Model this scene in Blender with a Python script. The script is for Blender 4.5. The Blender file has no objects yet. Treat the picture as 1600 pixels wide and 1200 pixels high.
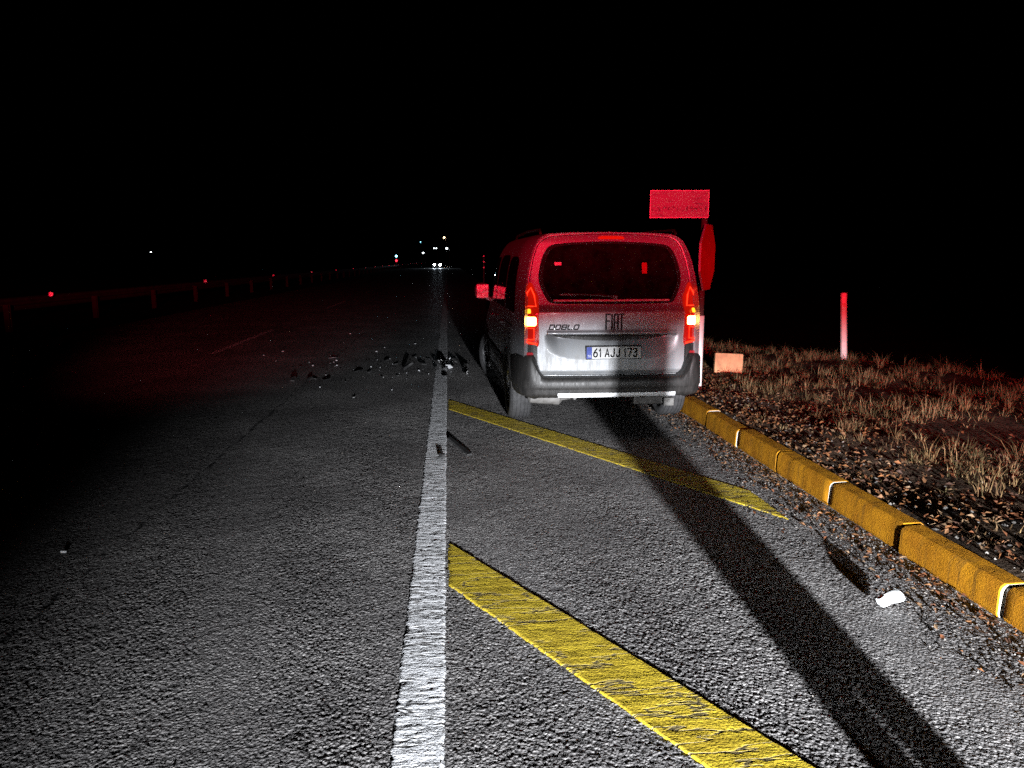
import bpy, bmesh, math, random
import numpy as np
from mathutils import Vector, Matrix, Quaternion
R = math.radians
random.seed(7); rng = np.random.default_rng(7)
scene = bpy.context.scene
col = scene.collection

# ------------------------------------------------------------------ camera, night sky, lamps, exposure
cam_d = bpy.data.cameras.new('camera'); cam = bpy.data.objects.new('camera', cam_d); col.objects.link(cam)
cam_d.sensor_width = 36.0; cam_d.lens = 1155/1600*36; cam_d.clip_start = 0.05; cam_d.clip_end = 4000
cam.location = (0, 0, 1.62)
cam.rotation_euler = (R(90-9.486), 0, R(-4.881))
scene.camera = cam

world = bpy.data.worlds.new('World'); scene.world = world; world.use_nodes = True
wn = world.node_tree.nodes; wl = world.node_tree.links
sky = wn.new('ShaderNodeTexSky'); sky.sky_type = 'NISHITA'; sky.sun_disc = False
sky.sun_elevation = R(-12); sky.sun_rotation = R(180)
bg = wn['Background']; bg.inputs['Strength'].default_value = 0.004
wl.new(sky.outputs['Color'], bg.inputs['Color'])

vs = scene.view_settings
scene.display_settings.display_device = 'sRGB'
vs.view_transform = 'Standard'; vs.look = 'None'; vs.exposure = 0; vs.gamma = 1; vs.use_curve_mapping = False

def spot(name, loc, target, power, color, size_deg, blend, aspect, radius):
    """a beam lamp; aspect squeezes the cone vertically (a headlight throws a wide flat fan)"""
    d = bpy.data.lights.new(name, 'SPOT'); d.energy = power; d.color = color
    d.spot_size = R(size_deg); d.spot_blend = blend; d.shadow_soft_size = radius
    o = bpy.data.objects.new(name, d); col.objects.link(o)
    o.location = loc
    o.rotation_euler = (Vector(target)-Vector(loc)).to_track_quat('-Z', 'Y').to_euler()
    o.scale = (1, aspect, 1)
    return o
# the patrol vehicle parked behind the photographer: its dipped headlights, one set weak as shadow fill, the red lamps of its roof bar, plus an added red beam
HY = -6.0; HZ = 0.95
spot('headlight_lamp', (1.00, HY, HZ), (1.78, 4.0, -1.18), 41000, (0.94, 0.96, 1.0), 54, 0.9, 0.46, 0.07)
spot('headlight_lamp', (2.30, HY, HZ), (2.35, 4.0, -1.15), 2600, (0.92, 0.96, 1.0), 58, 0.9, 0.43, 0.07)
spot('red_beam_lamp', (-0.6, -6.6, 2.35), (0.6, 20, 2.45), 12000, (1.0, 0.010, 0.04), 130, 0.6, 0.055, 0.10)
spot('red_beam_lamp', (-1.2, -6.6, 2.35), (-4.3, 17.0, 0.0), 7500, (1.0, 0.12, 0.14), 17, 0.9, 0.40, 0.10)  # extra narrow red beam, added to brighten the lane dashes
spot('red_beam_lamp', (2.6, -6.6, 2.35), (6.3, 9.2, 0.60), 9000, (1.0, 0.02, 0.03), 34, 0.8, 0.42, 0.10)

# ------------------------------------------------------------------ materials
MATS = {}
def new_mat(name):
    m = bpy.data.materials.new(name); m.use_nodes = True
    MATS[name] = m
    nt = m.node_tree
    return m, nt, nt.nodes['Principled BSDF']
def setp(b, **k):
    names = dict(base='Base Color', rough='Roughness', metal='Metallic', spec='Specular IOR Level', coat='Coat Weight', coatr='Coat Roughness',
                 emit='Emission Color', es='Emission Strength', alpha='Alpha', trans='Transmission Weight', ior='IOR', sub='Subsurface Weight')
    for kk, v in k.items():
        i = b.inputs[names[kk]]
        i.default_value = (*v, 1) if isinstance(v, tuple) and len(v) == 3 else v
def nd(nt, t, **k):
    n = nt.nodes.new(t)
    for a, v in k.items():
        if a.startswith('_'): n.inputs[a[1:].replace('_', ' ')].default_value = v
        else: setattr(n, a, v)
    return n
def ramp(nt, src, stops):
    r = nt.nodes.new('ShaderNodeValToRGB')
    e = r.color_ramp.elements
    while len(e) < len(stops): e.new(0.5)
    for i, (p, c) in enumerate(stops):
        e[i].position = p; e[i].color = (*c, 1) if isinstance(c, tuple) else (c, c, c, 1)
    nt.links.new(src, r.inputs[0]); return r
def coords(nt, kind, scale=(1, 1, 1)):
    m = nt.nodes.new('ShaderNodeMapping'); m.inputs['Scale'].default_value = scale
    if kind == 'pos':
        g = nt.nodes.new('ShaderNodeNewGeometry'); nt.links.new(g.outputs['Position'], m.inputs[0])
    else:
        g = nt.nodes.new('ShaderNodeTexCoord'); nt.links.new(g.outputs['Object'], m.inputs[0])
    return m.outputs[0]
def noise(nt, co, scale, detail=3, rough=0.55):
    n = nd(nt, 'ShaderNodeTexNoise'); n.inputs['Scale'].default_value = scale; n.inputs['Detail'].default_value = detail
    n.inputs['Roughness'].default_value = rough; nt.links.new(co, n.inputs['Vector']); return n.outputs['Fac']
def voro(nt, co, scale, feat='F1', out='Distance'):
    n = nd(nt, 'ShaderNodeTexVoronoi', feature=feat); n.inputs['Scale'].default_value = scale
    nt.links.new(co, n.inputs['Vector']); return n.outputs[out]
def mth(nt, op, a, b=None, c=None):
    n = nd(nt, 'ShaderNodeMath', operation=op)
    for i, v in enumerate((a, b, c)):
        if v is None: continue
        if isinstance(v, (int, float)): n.inputs[i].default_value = v
        else: nt.links.new(v, n.inputs[i])
    return n.outputs[0]
def mixc(nt, fac, a, b):
    n = nd(nt, 'ShaderNodeMix', data_type='RGBA')
    for i, v in ((0, fac), (6, a), (7, b)):
        if isinstance(v, (int, float)): n.inputs[i].default_value = v
        elif isinstance(v, tuple): n.inputs[i].default_value = (*v, 1)
        else: nt.links.new(v, n.inputs[i])
    return n.outputs[2]
def bump(nt, b, h, strength, dist):
    n = nd(nt, 'ShaderNodeBump'); n.inputs['Strength'].default_value = strength; n.inputs['Distance'].default_value = dist
    nt.links.new(h, n.inputs['Height']); nt.links.new(n.outputs[0], b.inputs['Normal'])
def basic(name, c1, c2=None, rough=0.5, metal=0.0, nscale=8, spec=0.5, bs=0.0, bscale=60, bd=0.002, rvar=0.1, kind='obj', stretch=(1, 1, 1), coat=0.0):
    m, nt, b = new_mat(name)
    co = coords(nt, kind, stretch)
    c2 = c2 or tuple(x*0.7 for x in c1)
    n = noise(nt, co, nscale, 5)
    r = ramp(nt, n, [(0.35, c2), (0.65, c1)])
    nt.links.new(r.outputs[0], b.inputs['Base Color'])
    rr = ramp(nt, noise(nt, co, nscale*1.7, 4), [(0.3, max(0, rough-rvar)), (0.7, min(1, rough+rvar))])
    nt.links.new(rr.outputs[0], b.inputs['Roughness'])
    setp(b, metal=metal, spec=spec, coat=coat)
    if bs: bump(nt, b, noise(nt, co, bscale, 4), bs, bd)
    return m
def emitter(name, color, strength, base=(0.02, 0.02, 0.02)):
    m, nt, b = new_mat(name); setp(b, base=base, emit=color, es=strength, rough=0.2)
    return m

# asphalt: coarse chippings, worn lighter on top, dark binder between
def asphalt():
    m, nt, b = new_mat('asphalt')
    co = coords(nt, 'pos')
    d1 = voro(nt, co, 82); d2 = voro(nt, co, 170)
    n1 = noise(nt, co, 40, 4, 0.6); big = noise(nt, co, 0.9, 4); fine = noise(nt, co, 260, 2)
    stone = ramp(nt, d1, [(0.0, 1.0), (0.75, 0.0)]).outputs[0]
    h = mth(nt, 'ADD', mth(nt, 'MULTIPLY', stone, 0.9), mth(nt, 'MULTIPLY', d2, -0.35))
    h = mth(nt, 'ADD', h, mth(nt, 'MULTIPLY', n1, 1.1))
    h = mth(nt, 'ADD', h, mth(nt, 'MULTIPLY', fine, 0.25))
    cell = voro(nt, co, 82, out='Color')
    cs = nd(nt, 'ShaderNodeSeparateColor'); nt.links.new(cell, cs.inputs[0])
    tone = mth(nt, 'ADD', mth(nt, 'MULTIPLY', cs.outputs[0], 0.5), mth(nt, 'MULTIPLY', mth(nt, 'SUBTRACT', mth(nt, 'MULTIPLY', big, 1.7), 0.42), 0.8))
    c = ramp(nt, tone, [(0.1, (0.066, 0.063, 0.063)), (0.55, (0.116, 0.111, 0.110)), (1.0, (0.25, 0.242, 0.237))]).outputs[0]
    c = mixc(nt, ramp(nt, h, [(0.25, 1.0), (0.7, 0.0)]).outputs[0], c, (0.04, 0.04, 0.042))
    # paving joint that runs along the lane and one crack across the shoulder
    sx = nd(nt, 'ShaderNodeSeparateXYZ'); nt.links.new(co, sx.inputs[0])
    wob = mth(nt, 'MULTIPLY', mth(nt, 'SUBTRACT', noise(nt, co, 3.0, 5, 0.7), 0.5), 0.16)
    jx = mth(nt, 'ABSOLUTE', mth(nt, 'ADD', mth(nt, 'ADD', sx.outputs[0], 1.93), wob))
    joint = ramp(nt, jx, [(0.006, 1.0), (0.02, 0.0)]).outputs[0]
    joint = mth(nt, 'MULTIPLY', joint, ramp(nt, noise(nt, co, 5, 3), [(0.45, 0.0), (0.55, 1.0)]).outputs[0])
    c = mixc(nt, joint, c, (0.015, 0.015, 0.016))
    h = mth(nt, 'SUBTRACT', h, mth(nt, 'MULTIPLY', joint, 1.2))
    nt.links.new(c, b.inputs['Base Color'])
    rr = ramp(nt, mth(nt, 'ADD', cs.outputs[1], mth(nt, 'MULTIPLY', fine, 0.3)), [(0.2, 0.38), (0.9, 0.75)]).outputs[0]
    nt.links.new(rr, b.inputs['Roughness'])
    setp(b, spec=0.5)
    bump(nt, b, h, 1.0, 0.006)
    return m
asphalt()

def paint(name, c1, c2, worn, ripple_dir, cover=0.35):
    """thick road paint with cross ripples, chipped through to the stone here and there"""
    m, nt, b = new_mat(name)
    co = coords(nt, 'pos')
    mp = nd(nt, 'ShaderNodeMapping'); mp.inputs['Rotation'].default_value = (0, 0, ripple_dir); mp.inputs['Scale'].default_value = (5, 26, 1)
    nt.links.new(co, mp.inputs[0])
    rip = noise(nt, mp.outputs[0], 1.0, 5, 0.62)
    crk = nd(nt, 'ShaderNodeMapping'); crk.inputs['Rotation'].default_value = (0, 0, ripple_dir); crk.inputs['Scale'].default_value = (1.6, 7.5, 1)
    nt.links.new(co, crk.inputs[0])
    cn = noise(nt, crk.outputs[0], 1.0, 4, 0.6)
    crack = ramp(nt, mth(nt, 'ABSOLUTE', mth(nt, 'SUBTRACT', cn, 0.5)), [(0.004, 1.0), (0.022, 0.0)]).outputs[0]
    st = voro(nt, co, 95); fine = noise(nt, co, 180, 3)
    wear = noise(nt, co, 22, 5, 0.7)
    c = ramp(nt, mth(nt, 'ADD', mth(nt, 'MULTIPLY', noise(nt, co, 6, 5), 0.7), mth(nt, 'MULTIPLY', fine, 0.3)), [(0.35, c2), (0.62, c1)]).outputs[0]
    c = mixc(nt, ramp(nt, wear, [(cover, 1.0), (cover+0.06, 0.0)]).outputs[0], c, worn)
    c = mixc(nt, mth(nt, 'MULTIPLY', crack, 0.85), c, (0.05, 0.045, 0.04))
    nt.links.new(c, b.inputs['Base Color']); setp(b, rough=0.62, spec=0.4)
    h = mth(nt, 'ADD', mth(nt, 'MULTIPLY', rip, 1.3), mth(nt, 'MULTIPLY', st, -0.32))
    h = mth(nt, 'SUBTRACT', mth(nt, 'ADD', h, mth(nt, 'MULTIPLY', fine, 0.25)), mth(nt, 'MULTIPLY', crack, 0.9))
    bump(nt, b, h, 1.0, 0.004)
    return m
paint('white_paint', (0.60, 0.61, 0.63), (0.42, 0.43, 0.44), (0.12, 0.12, 0.12), 0.0)
paint('yellow_paint', (0.40, 0.30, 0.020), (0.29, 0.205, 0.014), (0.12, 0.09, 0.03), R(-18), 0.24)

def kerb_mat(name, c1, c2, stain):
    m, nt, b = new_mat(name); co = coords(nt, 'pos')
    n = noise(nt, co, 7, 6, 0.65)
    c = ramp(nt, n, [(0.35, c2), (0.62, c1)]).outputs[0]
    st = nd(nt, 'ShaderNodeMapping'); st.inputs['Scale'].default_value = (14, 26, 3); nt.links.new(co, st.inputs[0])
    s = ramp(nt, noise(nt, st.outputs[0], 1, 5, 0.7), [(0.50, 0.0), (0.70, 0.65)]).outputs[0]
    c = mixc(nt, s, c, stain)
    pit = ramp(nt, voro(nt, co, 30), [(0.03, 1.0), (0.07, 0.0)]).outputs[0]
    c = mixc(nt, mth(nt, 'MULTIPLY', pit, 0.8), c, tuple(x*0.3 for x in stain))
    nt.links.new(c, b.inputs['Base Color']); setp(b, rough=0.85, spec=0.12)
    h = mth(nt, 'SUBTRACT', noise(nt, co, 90, 5, 0.7), pit)
    bump(nt, b, h, 0.8, 0.004)
    return m
kerb_mat('kerb_yellow', (0.40, 0.175, 0.007), (0.30, 0.120, 0.006), (0.09, 0.05, 0.012))
kerb_mat('kerb_concrete', (0.40, 0.38, 0.35), (0.28, 0.27, 0.25), (0.12, 0.11, 0.09))
kerb_mat('sandy_block', (0.50, 0.29, 0.15), (0.38, 0.20, 0.11), (0.2, 0.11, 0.06))
basic('mortar', (0.55, 0.53, 0.50), (0.32, 0.31, 0.29), 0.9, nscale=25, bs=1, bscale=80, bd=0.005, kind='pos')
basic('soil', (0.075, 0.05, 0.033), (0.03, 0.02, 0.014), 0.95, nscale=6, bs=1, bscale=35, bd=0.03, kind='pos', spec=0.1)
basic('field', (0.04, 0.035, 0.022), (0.02, 0.018, 0.012), 1.0, nscale=0.4, bs=1, bscale=6, bd=0.05, kind='pos', spec=0.05)
for i, c in enumerate([(0.19, 0.125, 0.055), (0.125, 0.075, 0.035), (0.075, 0.06, 0.025), (0.25, 0.18, 0.09)]):
    basic('dry_grass_%d' % i, c, tuple(x*0.7 for x in c), 0.8, nscale=3, spec=0.2)
for i, c in enumerate([(0.12, 0.042, 0.016), (0.19, 0.076, 0.026), (0.14, 0.066, 0.028), (0.045, 0.02, 0.011), (0.16, 0.10, 0.055)]):
    basic('dead_leaf_%d' % i, c, tuple(x*0.65 for x in c), 0.7, nscale=40, spec=0.3)
for i, c in enumerate([(0.14, 0.13, 0.12), (0.08, 0.075, 0.07), (0.22, 0.20, 0.18)]):
    basic('chipping_%d' % i, c, tuple(x*0.6 for x in c), 0.8, nscale=30, spec=0.3)

# vehicle materials
def car_paint(name, c, rough=0.42, metal=0.55):
    m, nt, b = new_mat(name); co = coords(nt, 'obj')
    st = nd(nt, 'ShaderNodeMapping'); st.inputs['Scale'].default_value = (26, 26, 3.2); nt.links.new(co, st.inputs[0])
    streak = noise(nt, st.outputs[0], 1, 5, 0.65); dust = noise(nt, co, 5, 5, 0.6)
    sz = nd(nt, 'ShaderNodeSeparateXYZ'); nt.links.new(co, sz.inputs[0])
    low = ramp(nt, sz.outputs[2], [(0.35, 1.0), (1.15, 0.12)]).outputs[0]     # road film, thickest low on the body
    film = mth(nt, 'MULTIPLY', low, ramp(nt, mth(nt, 'ADD', mth(nt, 'MULTIPLY', streak, 0.6), mth(nt, 'MULTIPLY', dust, 0.4)), [(0.33, 0.0), (0.60, 0.95)]).outputs[0])
    nt.links.new(mixc(nt, film, c, (0.30, 0.29, 0.27)), b.inputs['Base Color'])
    nt.links.new(mth(nt, 'SUBTRACT', metal, mth(nt, 'MULTIPLY', film, metal*0.8)), b.inputs['Metallic'])
    nt.links.new(mth(nt, 'ADD', rough, mth(nt, 'MULTIPLY', film, 0.35)), b.inputs['Roughness'])
    nt.links.new(mth(nt, 'MULTIPLY', mth(nt, 'SUBTRACT', 1.0, film), 0.5), b.inputs['Coat Weight']); setp(b, coatr=0.08)
    bump(nt, b, noise(nt, co, 400, 2), 0.04, 0.001)
    return m
car_paint('silver_paint', (0.40, 0.42, 0.45))
car_paint('dark_paint', (0.03, 0.03, 0.035))
basic('black_plastic', (0.030, 0.028, 0.027), (0.014, 0.0135, 0.013), 0.5, nscale=10, bs=0.3, bscale=300, bd=0.001, stretch=(3, 3, 0.6))
basic('gap_black', (0.008, 0.008, 0.008), (0.004, 0.004, 0.004), 0.9)
basic('rubber', (0.035, 0.035, 0.037), (0.018, 0.018, 0.019), 0.75, nscale=20, bs=0.4, bscale=200, bd=0.001)
basic('alloy', (0.55, 0.56, 0.58), (0.40, 0.41, 0.42), 0.3, metal=0.9, nscale=12)
basic('steel', (0.42, 0.42, 0.42), (0.28, 0.28, 0.27), 0.45, metal=0.7, nscale=14, bs=0.2, bscale=120)
basic('galvanised', (0.40, 0.40, 0.41), (0.29, 0.29, 0.30), 0.55, metal=0.35, nscale=18, bs=0.15)
basic('dull_steel', (0.17, 0.165, 0.16), (0.09, 0.085, 0.08), 0.7, metal=0.2, nscale=12, bs=0.2)
basic('dark_steel', (0.07, 0.06, 0.055), (0.035, 0.03, 0.028), 0.8, nscale=3)  # dark tone keeps guard rail and upper sign pole looking unlit
basic('bright_trim', (0.85, 0.86, 0.88), (0.7, 0.71, 0.72), 0.4, metal=0.1, nscale=20)
basic('letter_dark', (0.022, 0.022, 0.025), (0.012, 0.012, 0.014), 0.55, nscale=20, spec=0.3)
basic('plate_white', (0.82, 0.82, 0.82), (0.72, 0.72, 0.73), 0.5, nscale=15)
basic('plate_blue', (0.01, 0.05, 0.42), (0.01, 0.04, 0.32), 0.45)
basic('seat_cloth', (0.03, 0.03, 0.032), (0.018, 0.018, 0.02), 0.9, nscale=40)
basic('white_pole', (0.80, 0.80, 0.80), (0.66, 0.66, 0.65), 0.5, nscale=9)
basic('red_sheet', (0.62, 0.025, 0.025), (0.54, 0.02, 0.02), 0.4)
basic('shard_black', (0.03, 0.03, 0.03), (0.015, 0.015, 0.016), 0.4, nscale=25)
basic('shard_pale', (0.62, 0.63, 0.65), (0.40, 0.41, 0.43), 0.3, nscale=25)
basic('cloth_dark', (0.03, 0.032, 0.04), (0.02, 0.02, 0.026), 0.9, nscale=20)
basic('skin', (0.42, 0.26, 0.18), (0.38, 0.22, 0.15), 0.5)
basic('hair', (0.02, 0.014, 0.01), None, 0.6)
m, nt, b = new_mat('glint_mirror'); setp(b, base=(0.9, 0.9, 0.9), metal=1.0, rough=0.12)
m, nt, b = new_mat('retro_prism'); setp(b, base=(0.95, 0.95, 0.95), metal=1.0, rough=0.22)
def tinted_glass(name, tint, rough=0.03, refl=0.9):
    m, nt, b = new_mat(name); nt.nodes.remove(b)
    out = nt.nodes['Material Output']
    tr = nd(nt, 'ShaderNodeBsdfTransparent'); tr.inputs[0].default_value = (*tint, 1)
    gl = nd(nt, 'ShaderNodeBsdfGlossy'); gl.inputs['Color'].default_value = (refl, refl, refl, 1); gl.inputs['Roughness'].default_value = rough
    dd = nd(nt, 'ShaderNodeBsdfDiffuse'); dd.inputs[0].default_value = (0.16, 0.15, 0.14, 1)
    fr = nd(nt, 'ShaderNodeFresnel'); fr.inputs[0].default_value = 1.45
    co = coords(nt, 'obj')
    dust = ramp(nt, noise(nt, co, 9, 6, 0.7), [(0.35, 0.015), (0.75, 0.09)]).outputs[0]
    mx = nd(nt, 'ShaderNodeMixShader'); nt.links.new(fr.outputs[0], mx.inputs[0]); nt.links.new(tr.outputs[0], mx.inputs[1]); nt.links.new(gl.outputs[0], mx.inputs[2])
    m2 = nd(nt, 'ShaderNodeMixShader'); nt.links.new(dust, m2.inputs[0]); nt.links.new(mx.outputs[0], m2.inputs[1]); nt.links.new(dd.outputs[0], m2.inputs[2])
    nt.links.new(m2.outputs[0], out.inputs[0])
    return m
tinted_glass('privacy_glass', (0.09, 0.09, 0.09))
m, nt, b = new_mat('clear_plastic'); setp(b, base=(0.92, 0.95, 0.95), rough=0.12, trans=0.35, ior=1.45, spec=0.8)
m, nt, b = new_mat('red_lens'); setp(b, base=(0.35, 0.006, 0.008), rough=0.12, coat=0.6, emit=(1.0, 0.02, 0.005), es=0.30)
m, nt, b = new_mat('red_reflector'); setp(b, base=(0.45, 0.03, 0.04), rough=0.2, coat=0.6)
emitter('tail_tube', (1.0, 0.03, 0.008), 3.0, (0.2, 0.01, 0.01))
emitter('indicator_hot', (1.0, 0.42, 0.10), 26.0)
emitter('indicator_amber', (1.0, 0.42, 0.02), 2.4)
emitter('car_headlight', (0.75, 0.88, 1.0), 400.0)
emitter('lamp_cool', (0.85, 0.95, 1.0), 9.0)
emitter('lamp_warm', (1.0, 0.62, 0.35), 14.0)
emitter('lamp_red', (1.0, 0.03, 0.06), 3.0)
emitter('lamp_blue', (0.25, 0.75, 1.0), 8.0)
M = MATS
for q in ('lamp_cool', 'lamp_warm', 'lamp_red', 'lamp_blue', 'tail_tube', 'red_lens', 'indicator_amber'): M[q].cycles.emission_sampling = 'NONE'

# ------------------------------------------------------------------ mesh helpers
class MB:
    def __init__(s): s.v = []; s.f = []; s.mi = []
    def add(s, v, f, mi=0):
        o = len(s.v); s.v += [tuple(map(float, p)) for p in v]; s.f += [tuple(i+o for i in q) for q in f]; s.mi += [mi]*len(f); return s
    def box(s, x0, x1, y0, y1, z0, z1, mi=0):
        v = [(x, y, z) for z in (z0, z1) for y in (y0, y1) for x in (x0, x1)]
        return s.add(v, [(0, 2, 3, 1), (4, 5, 7, 6), (0, 1, 5, 4), (2, 6, 7, 3), (0, 4, 6, 2), (1, 3, 7, 5)], mi)
    def grid(s, P, closed_u=False, closed_v=False, mi=0, flip=False):
        n, m = len(P), len(P[0]); v = [p for r in P for p in r]; f = []
        for i in range(n if closed_u else n-1):
            for j in range(m if closed_v else m-1):
                a = i*m+j; b_ = i*m+(j+1) % m; c = ((i+1) % n)*m+(j+1) % m; d = ((i+1) % n)*m+j
                f.append((a, d, c, b_) if flip else (a, b_, c, d))
        return s.add(v, f, mi)
    def tube(s, pts, r, n=10, caps=True, mi=0):
        pts = [Vector(p) for p in pts]; rs = r if isinstance(r, (list, tuple)) else [r]*len(pts)
        rows = []
        for i, p in enumerate(pts):
            t = (pts[min(i+1, len(pts)-1)]-pts[max(i-1, 0)]).normalized()
            a = Vector((0, 0, 1)) if abs(t.z) < 0.9 else Vector((1, 0, 0))
            u = t.cross(a).normalized(); w = t.cross(u)
            rows.append([p+(u*math.cos(2*math.pi*k/n)+w*math.sin(2*math.pi*k/n))*rs[i] for k in range(n)])
        o = len(s.v); s.grid(rows, closed_v=True, mi=mi)
        if caps:
            s.f.append(tuple(o+k for k in range(n))[::-1]); s.f.append(tuple(o+(len(pts)-1)*n+k for k in range(n))); s.mi += [mi, mi]
        return s
    def prism(s, poly, y0, y1, mi=0):
        """polygon in (x,z) extruded from y0 to y1"""
        n = len(poly); v = [(x, y0, z) for x, z in poly]+[(x, y1, z) for x, z in poly]
        f = [tuple(range(n)), tuple(range(2*n-1, n-1, -1))]+[(i, i+n, (i+1) % n+n, (i+1) % n) for i in range(n)]
        return s.add(v, f, mi)
    def lathe_x(s, prof, n=48, mi=0, cx=0, cy=0, cz=0):
        """profile of (x, r) turned round the x axis"""
        rows = [[(cx+x, cy+r*math.cos(2*math.pi*k/n), cz+r*math.sin(2*math.pi*k/n)) for k in range(n)] for x, r in prof]
        return s.grid(rows, closed_v=True, mi=mi)
    def build(s, name, mat, parent=None, smooth=False, bevel=0, loc=None, rot=None, angle=40, segs=2):
        me = bpy.data.meshes.new(name); me.from_pydata(s.v, [], s.f)
        for mm in (mat if isinstance(mat, (list, tuple)) else [mat]): me.materials.append(M[mm])
        if any(s.mi): me.polygons.foreach_set('material_index', s.mi)
        me.update()
        bm = bmesh.new(); bm.from_mesh(me); bmesh.ops.remove_doubles(bm, verts=bm.verts, dist=1e-5)
        bmesh.ops.recalc_face_normals(bm, faces=bm.faces)
        if bevel:
            es = [e for e in bm.edges if len(e.link_faces) == 2 and e.calc_face_angle(0) > R(30)]
            bmesh.ops.bevel(bm, geom=es, offset=bevel, segments=segs, profile=0.5, affect='EDGES', clamp_overlap=True)
        bm.to_mesh(me); bm.free()
        if smooth:
            me.polygons.foreach_set('use_smooth', [True]*len(me.polygons))
            try: me.set_sharp_from_angle(angle=R(angle))
            except Exception: pass
        o = bpy.data.objects.new(name, me); col.objects.link(o)
        if parent: o.parent = parent
        if loc is not None: o.location = loc
        if rot is not None: o.rotation_euler = rot
        return o
def fast_mesh(name, V, F, mats, mi=None, parent=None):
    me = bpy.data.meshes.new(name); me.from_pydata(V, [], F)
    for mm in mats: me.materials.append(M[mm])
    if mi is not None: me.polygons.foreach_set('material_index', mi)
    me.update(); o = bpy.data.objects.new(name, me); col.objects.link(o)
    if parent: o.parent = parent
    return o
def tag(o, label=None, cat=None, group=None, kind=None):
    if label: o['label'] = label
    if cat: o['category'] = cat
    if group: o['group'] = group
    if kind: o['kind'] = kind
    return o
def empty(name, loc=(0, 0, 0), rz=0.0):
    o = bpy.data.objects.new(name, None); col.objects.link(o); o.location = loc; o.rotation_euler = (0, 0, rz); o.empty_display_size = 0.1
    return o
def catmull(pts, per=10, closed=False):
    P = [np.array(p, float) for p in pts]; n = len(P); out = []
    for i in range(n if closed else n-1):
        if closed: a, b_, c, d = P[i-1], P[i], P[(i+1) % n], P[(i+2) % n]
        else: a, b_, c, d = P[max(i-1, 0)], P[i], P[i+1], P[min(i+2, n-1)]
        for k in range(per):
            t = k/per
            out.append(0.5*((2*b_)+(-a+c)*t+(2*a-5*b_+4*c-d)*t*t+(-a+3*b_-3*c+d)*t**3))
    if not closed: out.append(P[-1])
    return np.array(out)
def resample(P, n, closed=True):
    P = np.asarray(P); Q = np.vstack([P, P[:1]]) if closed else P
    d = np.r_[0, np.cumsum(np.linalg.norm(np.diff(Q, axis=0), axis=1))]
    t = np.linspace(0, d[-1], n, endpoint=not closed)
    return np.c_[[np.interp(t, d, Q[:, k]) for k in range(Q.shape[1])]].T
def text_mesh(name, body, mat, parent, loc, size, sx=1.0, shear=0.0, depth=0.002, offset=0.0, space=1.0, rot=(R(90), 0, 0)):
    cu = bpy.data.curves.new(name, 'FONT'); cu.body = body; cu.size = size; cu.extrude = depth; cu.shear = shear; cu.align_x = 'CENTER'; cu.align_y = 'CENTER'
    cu.offset = offset; cu.space_character = space; cu.resolution_u = 6
    t = bpy.data.objects.new(name+'_curve', cu); col.objects.link(t)
    bpy.context.view_layer.update()
    me = bpy.data.meshes.new_from_object(t.evaluated_get(bpy.context.evaluated_depsgraph_get()))
    bpy.data.objects.remove(t); bpy.data.curves.remove(cu)
    me.materials.clear(); me.materials.append(M[mat])
    o = bpy.data.objects.new(name, me); col.objects.link(o); o.parent = parent; o.location = loc; o.rotation_euler = rot; o.scale = (sx, 1, 1)
    return o
def copy_tree(o, parent=None):
    c = o.copy(); col.objects.link(c); c.parent = parent
    for ch in list(o.children):
        copy_tree(ch, c)
    return c

GL = {  # strokes of plain block letters in a unit box (x 0..1, z 0..1)
 '0': [[(.5, 0), (.12, .1), (0, .3), (0, .7), (.12, .9), (.5, 1), (.88, .9), (1, .7), (1, .3), (.88, .1), (.5, 0)]],
 '1': [[(.15, .74), (.6, 1), (.6, 0)]],
 '3': [[(.02, .86), (.2, .97), (.55, 1), (.9, .9), (.95, .72), (.8, .56), (.4, .53)], [(.4, .53), (.85, .5), (1, .3), (.9, .1), (.55, 0), (.2, .03), (0, .15)]],
 '6': [[(.85, 1), (.4, .75), (.05, .4), (.04, .2), (.2, .04), (.5, 0), (.85, .05), (1, .28), (.88, .5), (.5, .58), (.15, .48)]],
 '7': [[(0, 1), (1, 1), (.4, 0)]],
 'A': [[(0, 0), (.5, 1), (1, 0)], [(.2, .33), (.8, .33)]],
 'J': [[(.9, 1), (.9, .25), (.8, .06), (.5, 0), (.2, .04), (.05, .22)]],
 'F': [[(0.08, 0), (0.08, 1), (1, 1)], [(.08, .54), (.85, .54)]],
 'I': [[(.5, 0), (.5, 1)]],
 'T': [[(0, 1), (1, 1)], [(.5, 1), (.5, 0)]],
 'H': [[(.06, 0), (.06, .86), (.2, 1), (.8, 1), (.94, .86), (.94, 0)], [(.06, .45), (.94, .45)]],
 'D': [[(0, 0), (0, 1), (.85, 1), (1, .8), (1, .2), (.85, 0), (0, 0)]],
 'O': [[(.1, 1), (.9, 1), (1, .85), (1, .15), (.9, 0), (.1, 0), (0, .15), (0, .85), (.1, 1)]],
 'B': [[(.1, .5), (.9, .5), (1, .6), (1, .9), (.9, 1), (.1, 1)], [(0, 1), (0, 0), (.9, 0), (1, .12), (1, .4), (.9, .5)]],
 'L': [[(.0, 1), (.0, .1), (.1, 0), (1, 0)]],
 'R': [[(0, 0), (0, 1), (.8, 1), (1, .85), (1, .6), (.8, .5), (0, .5)], [(.5, .5), (1, 0)]]}
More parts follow.
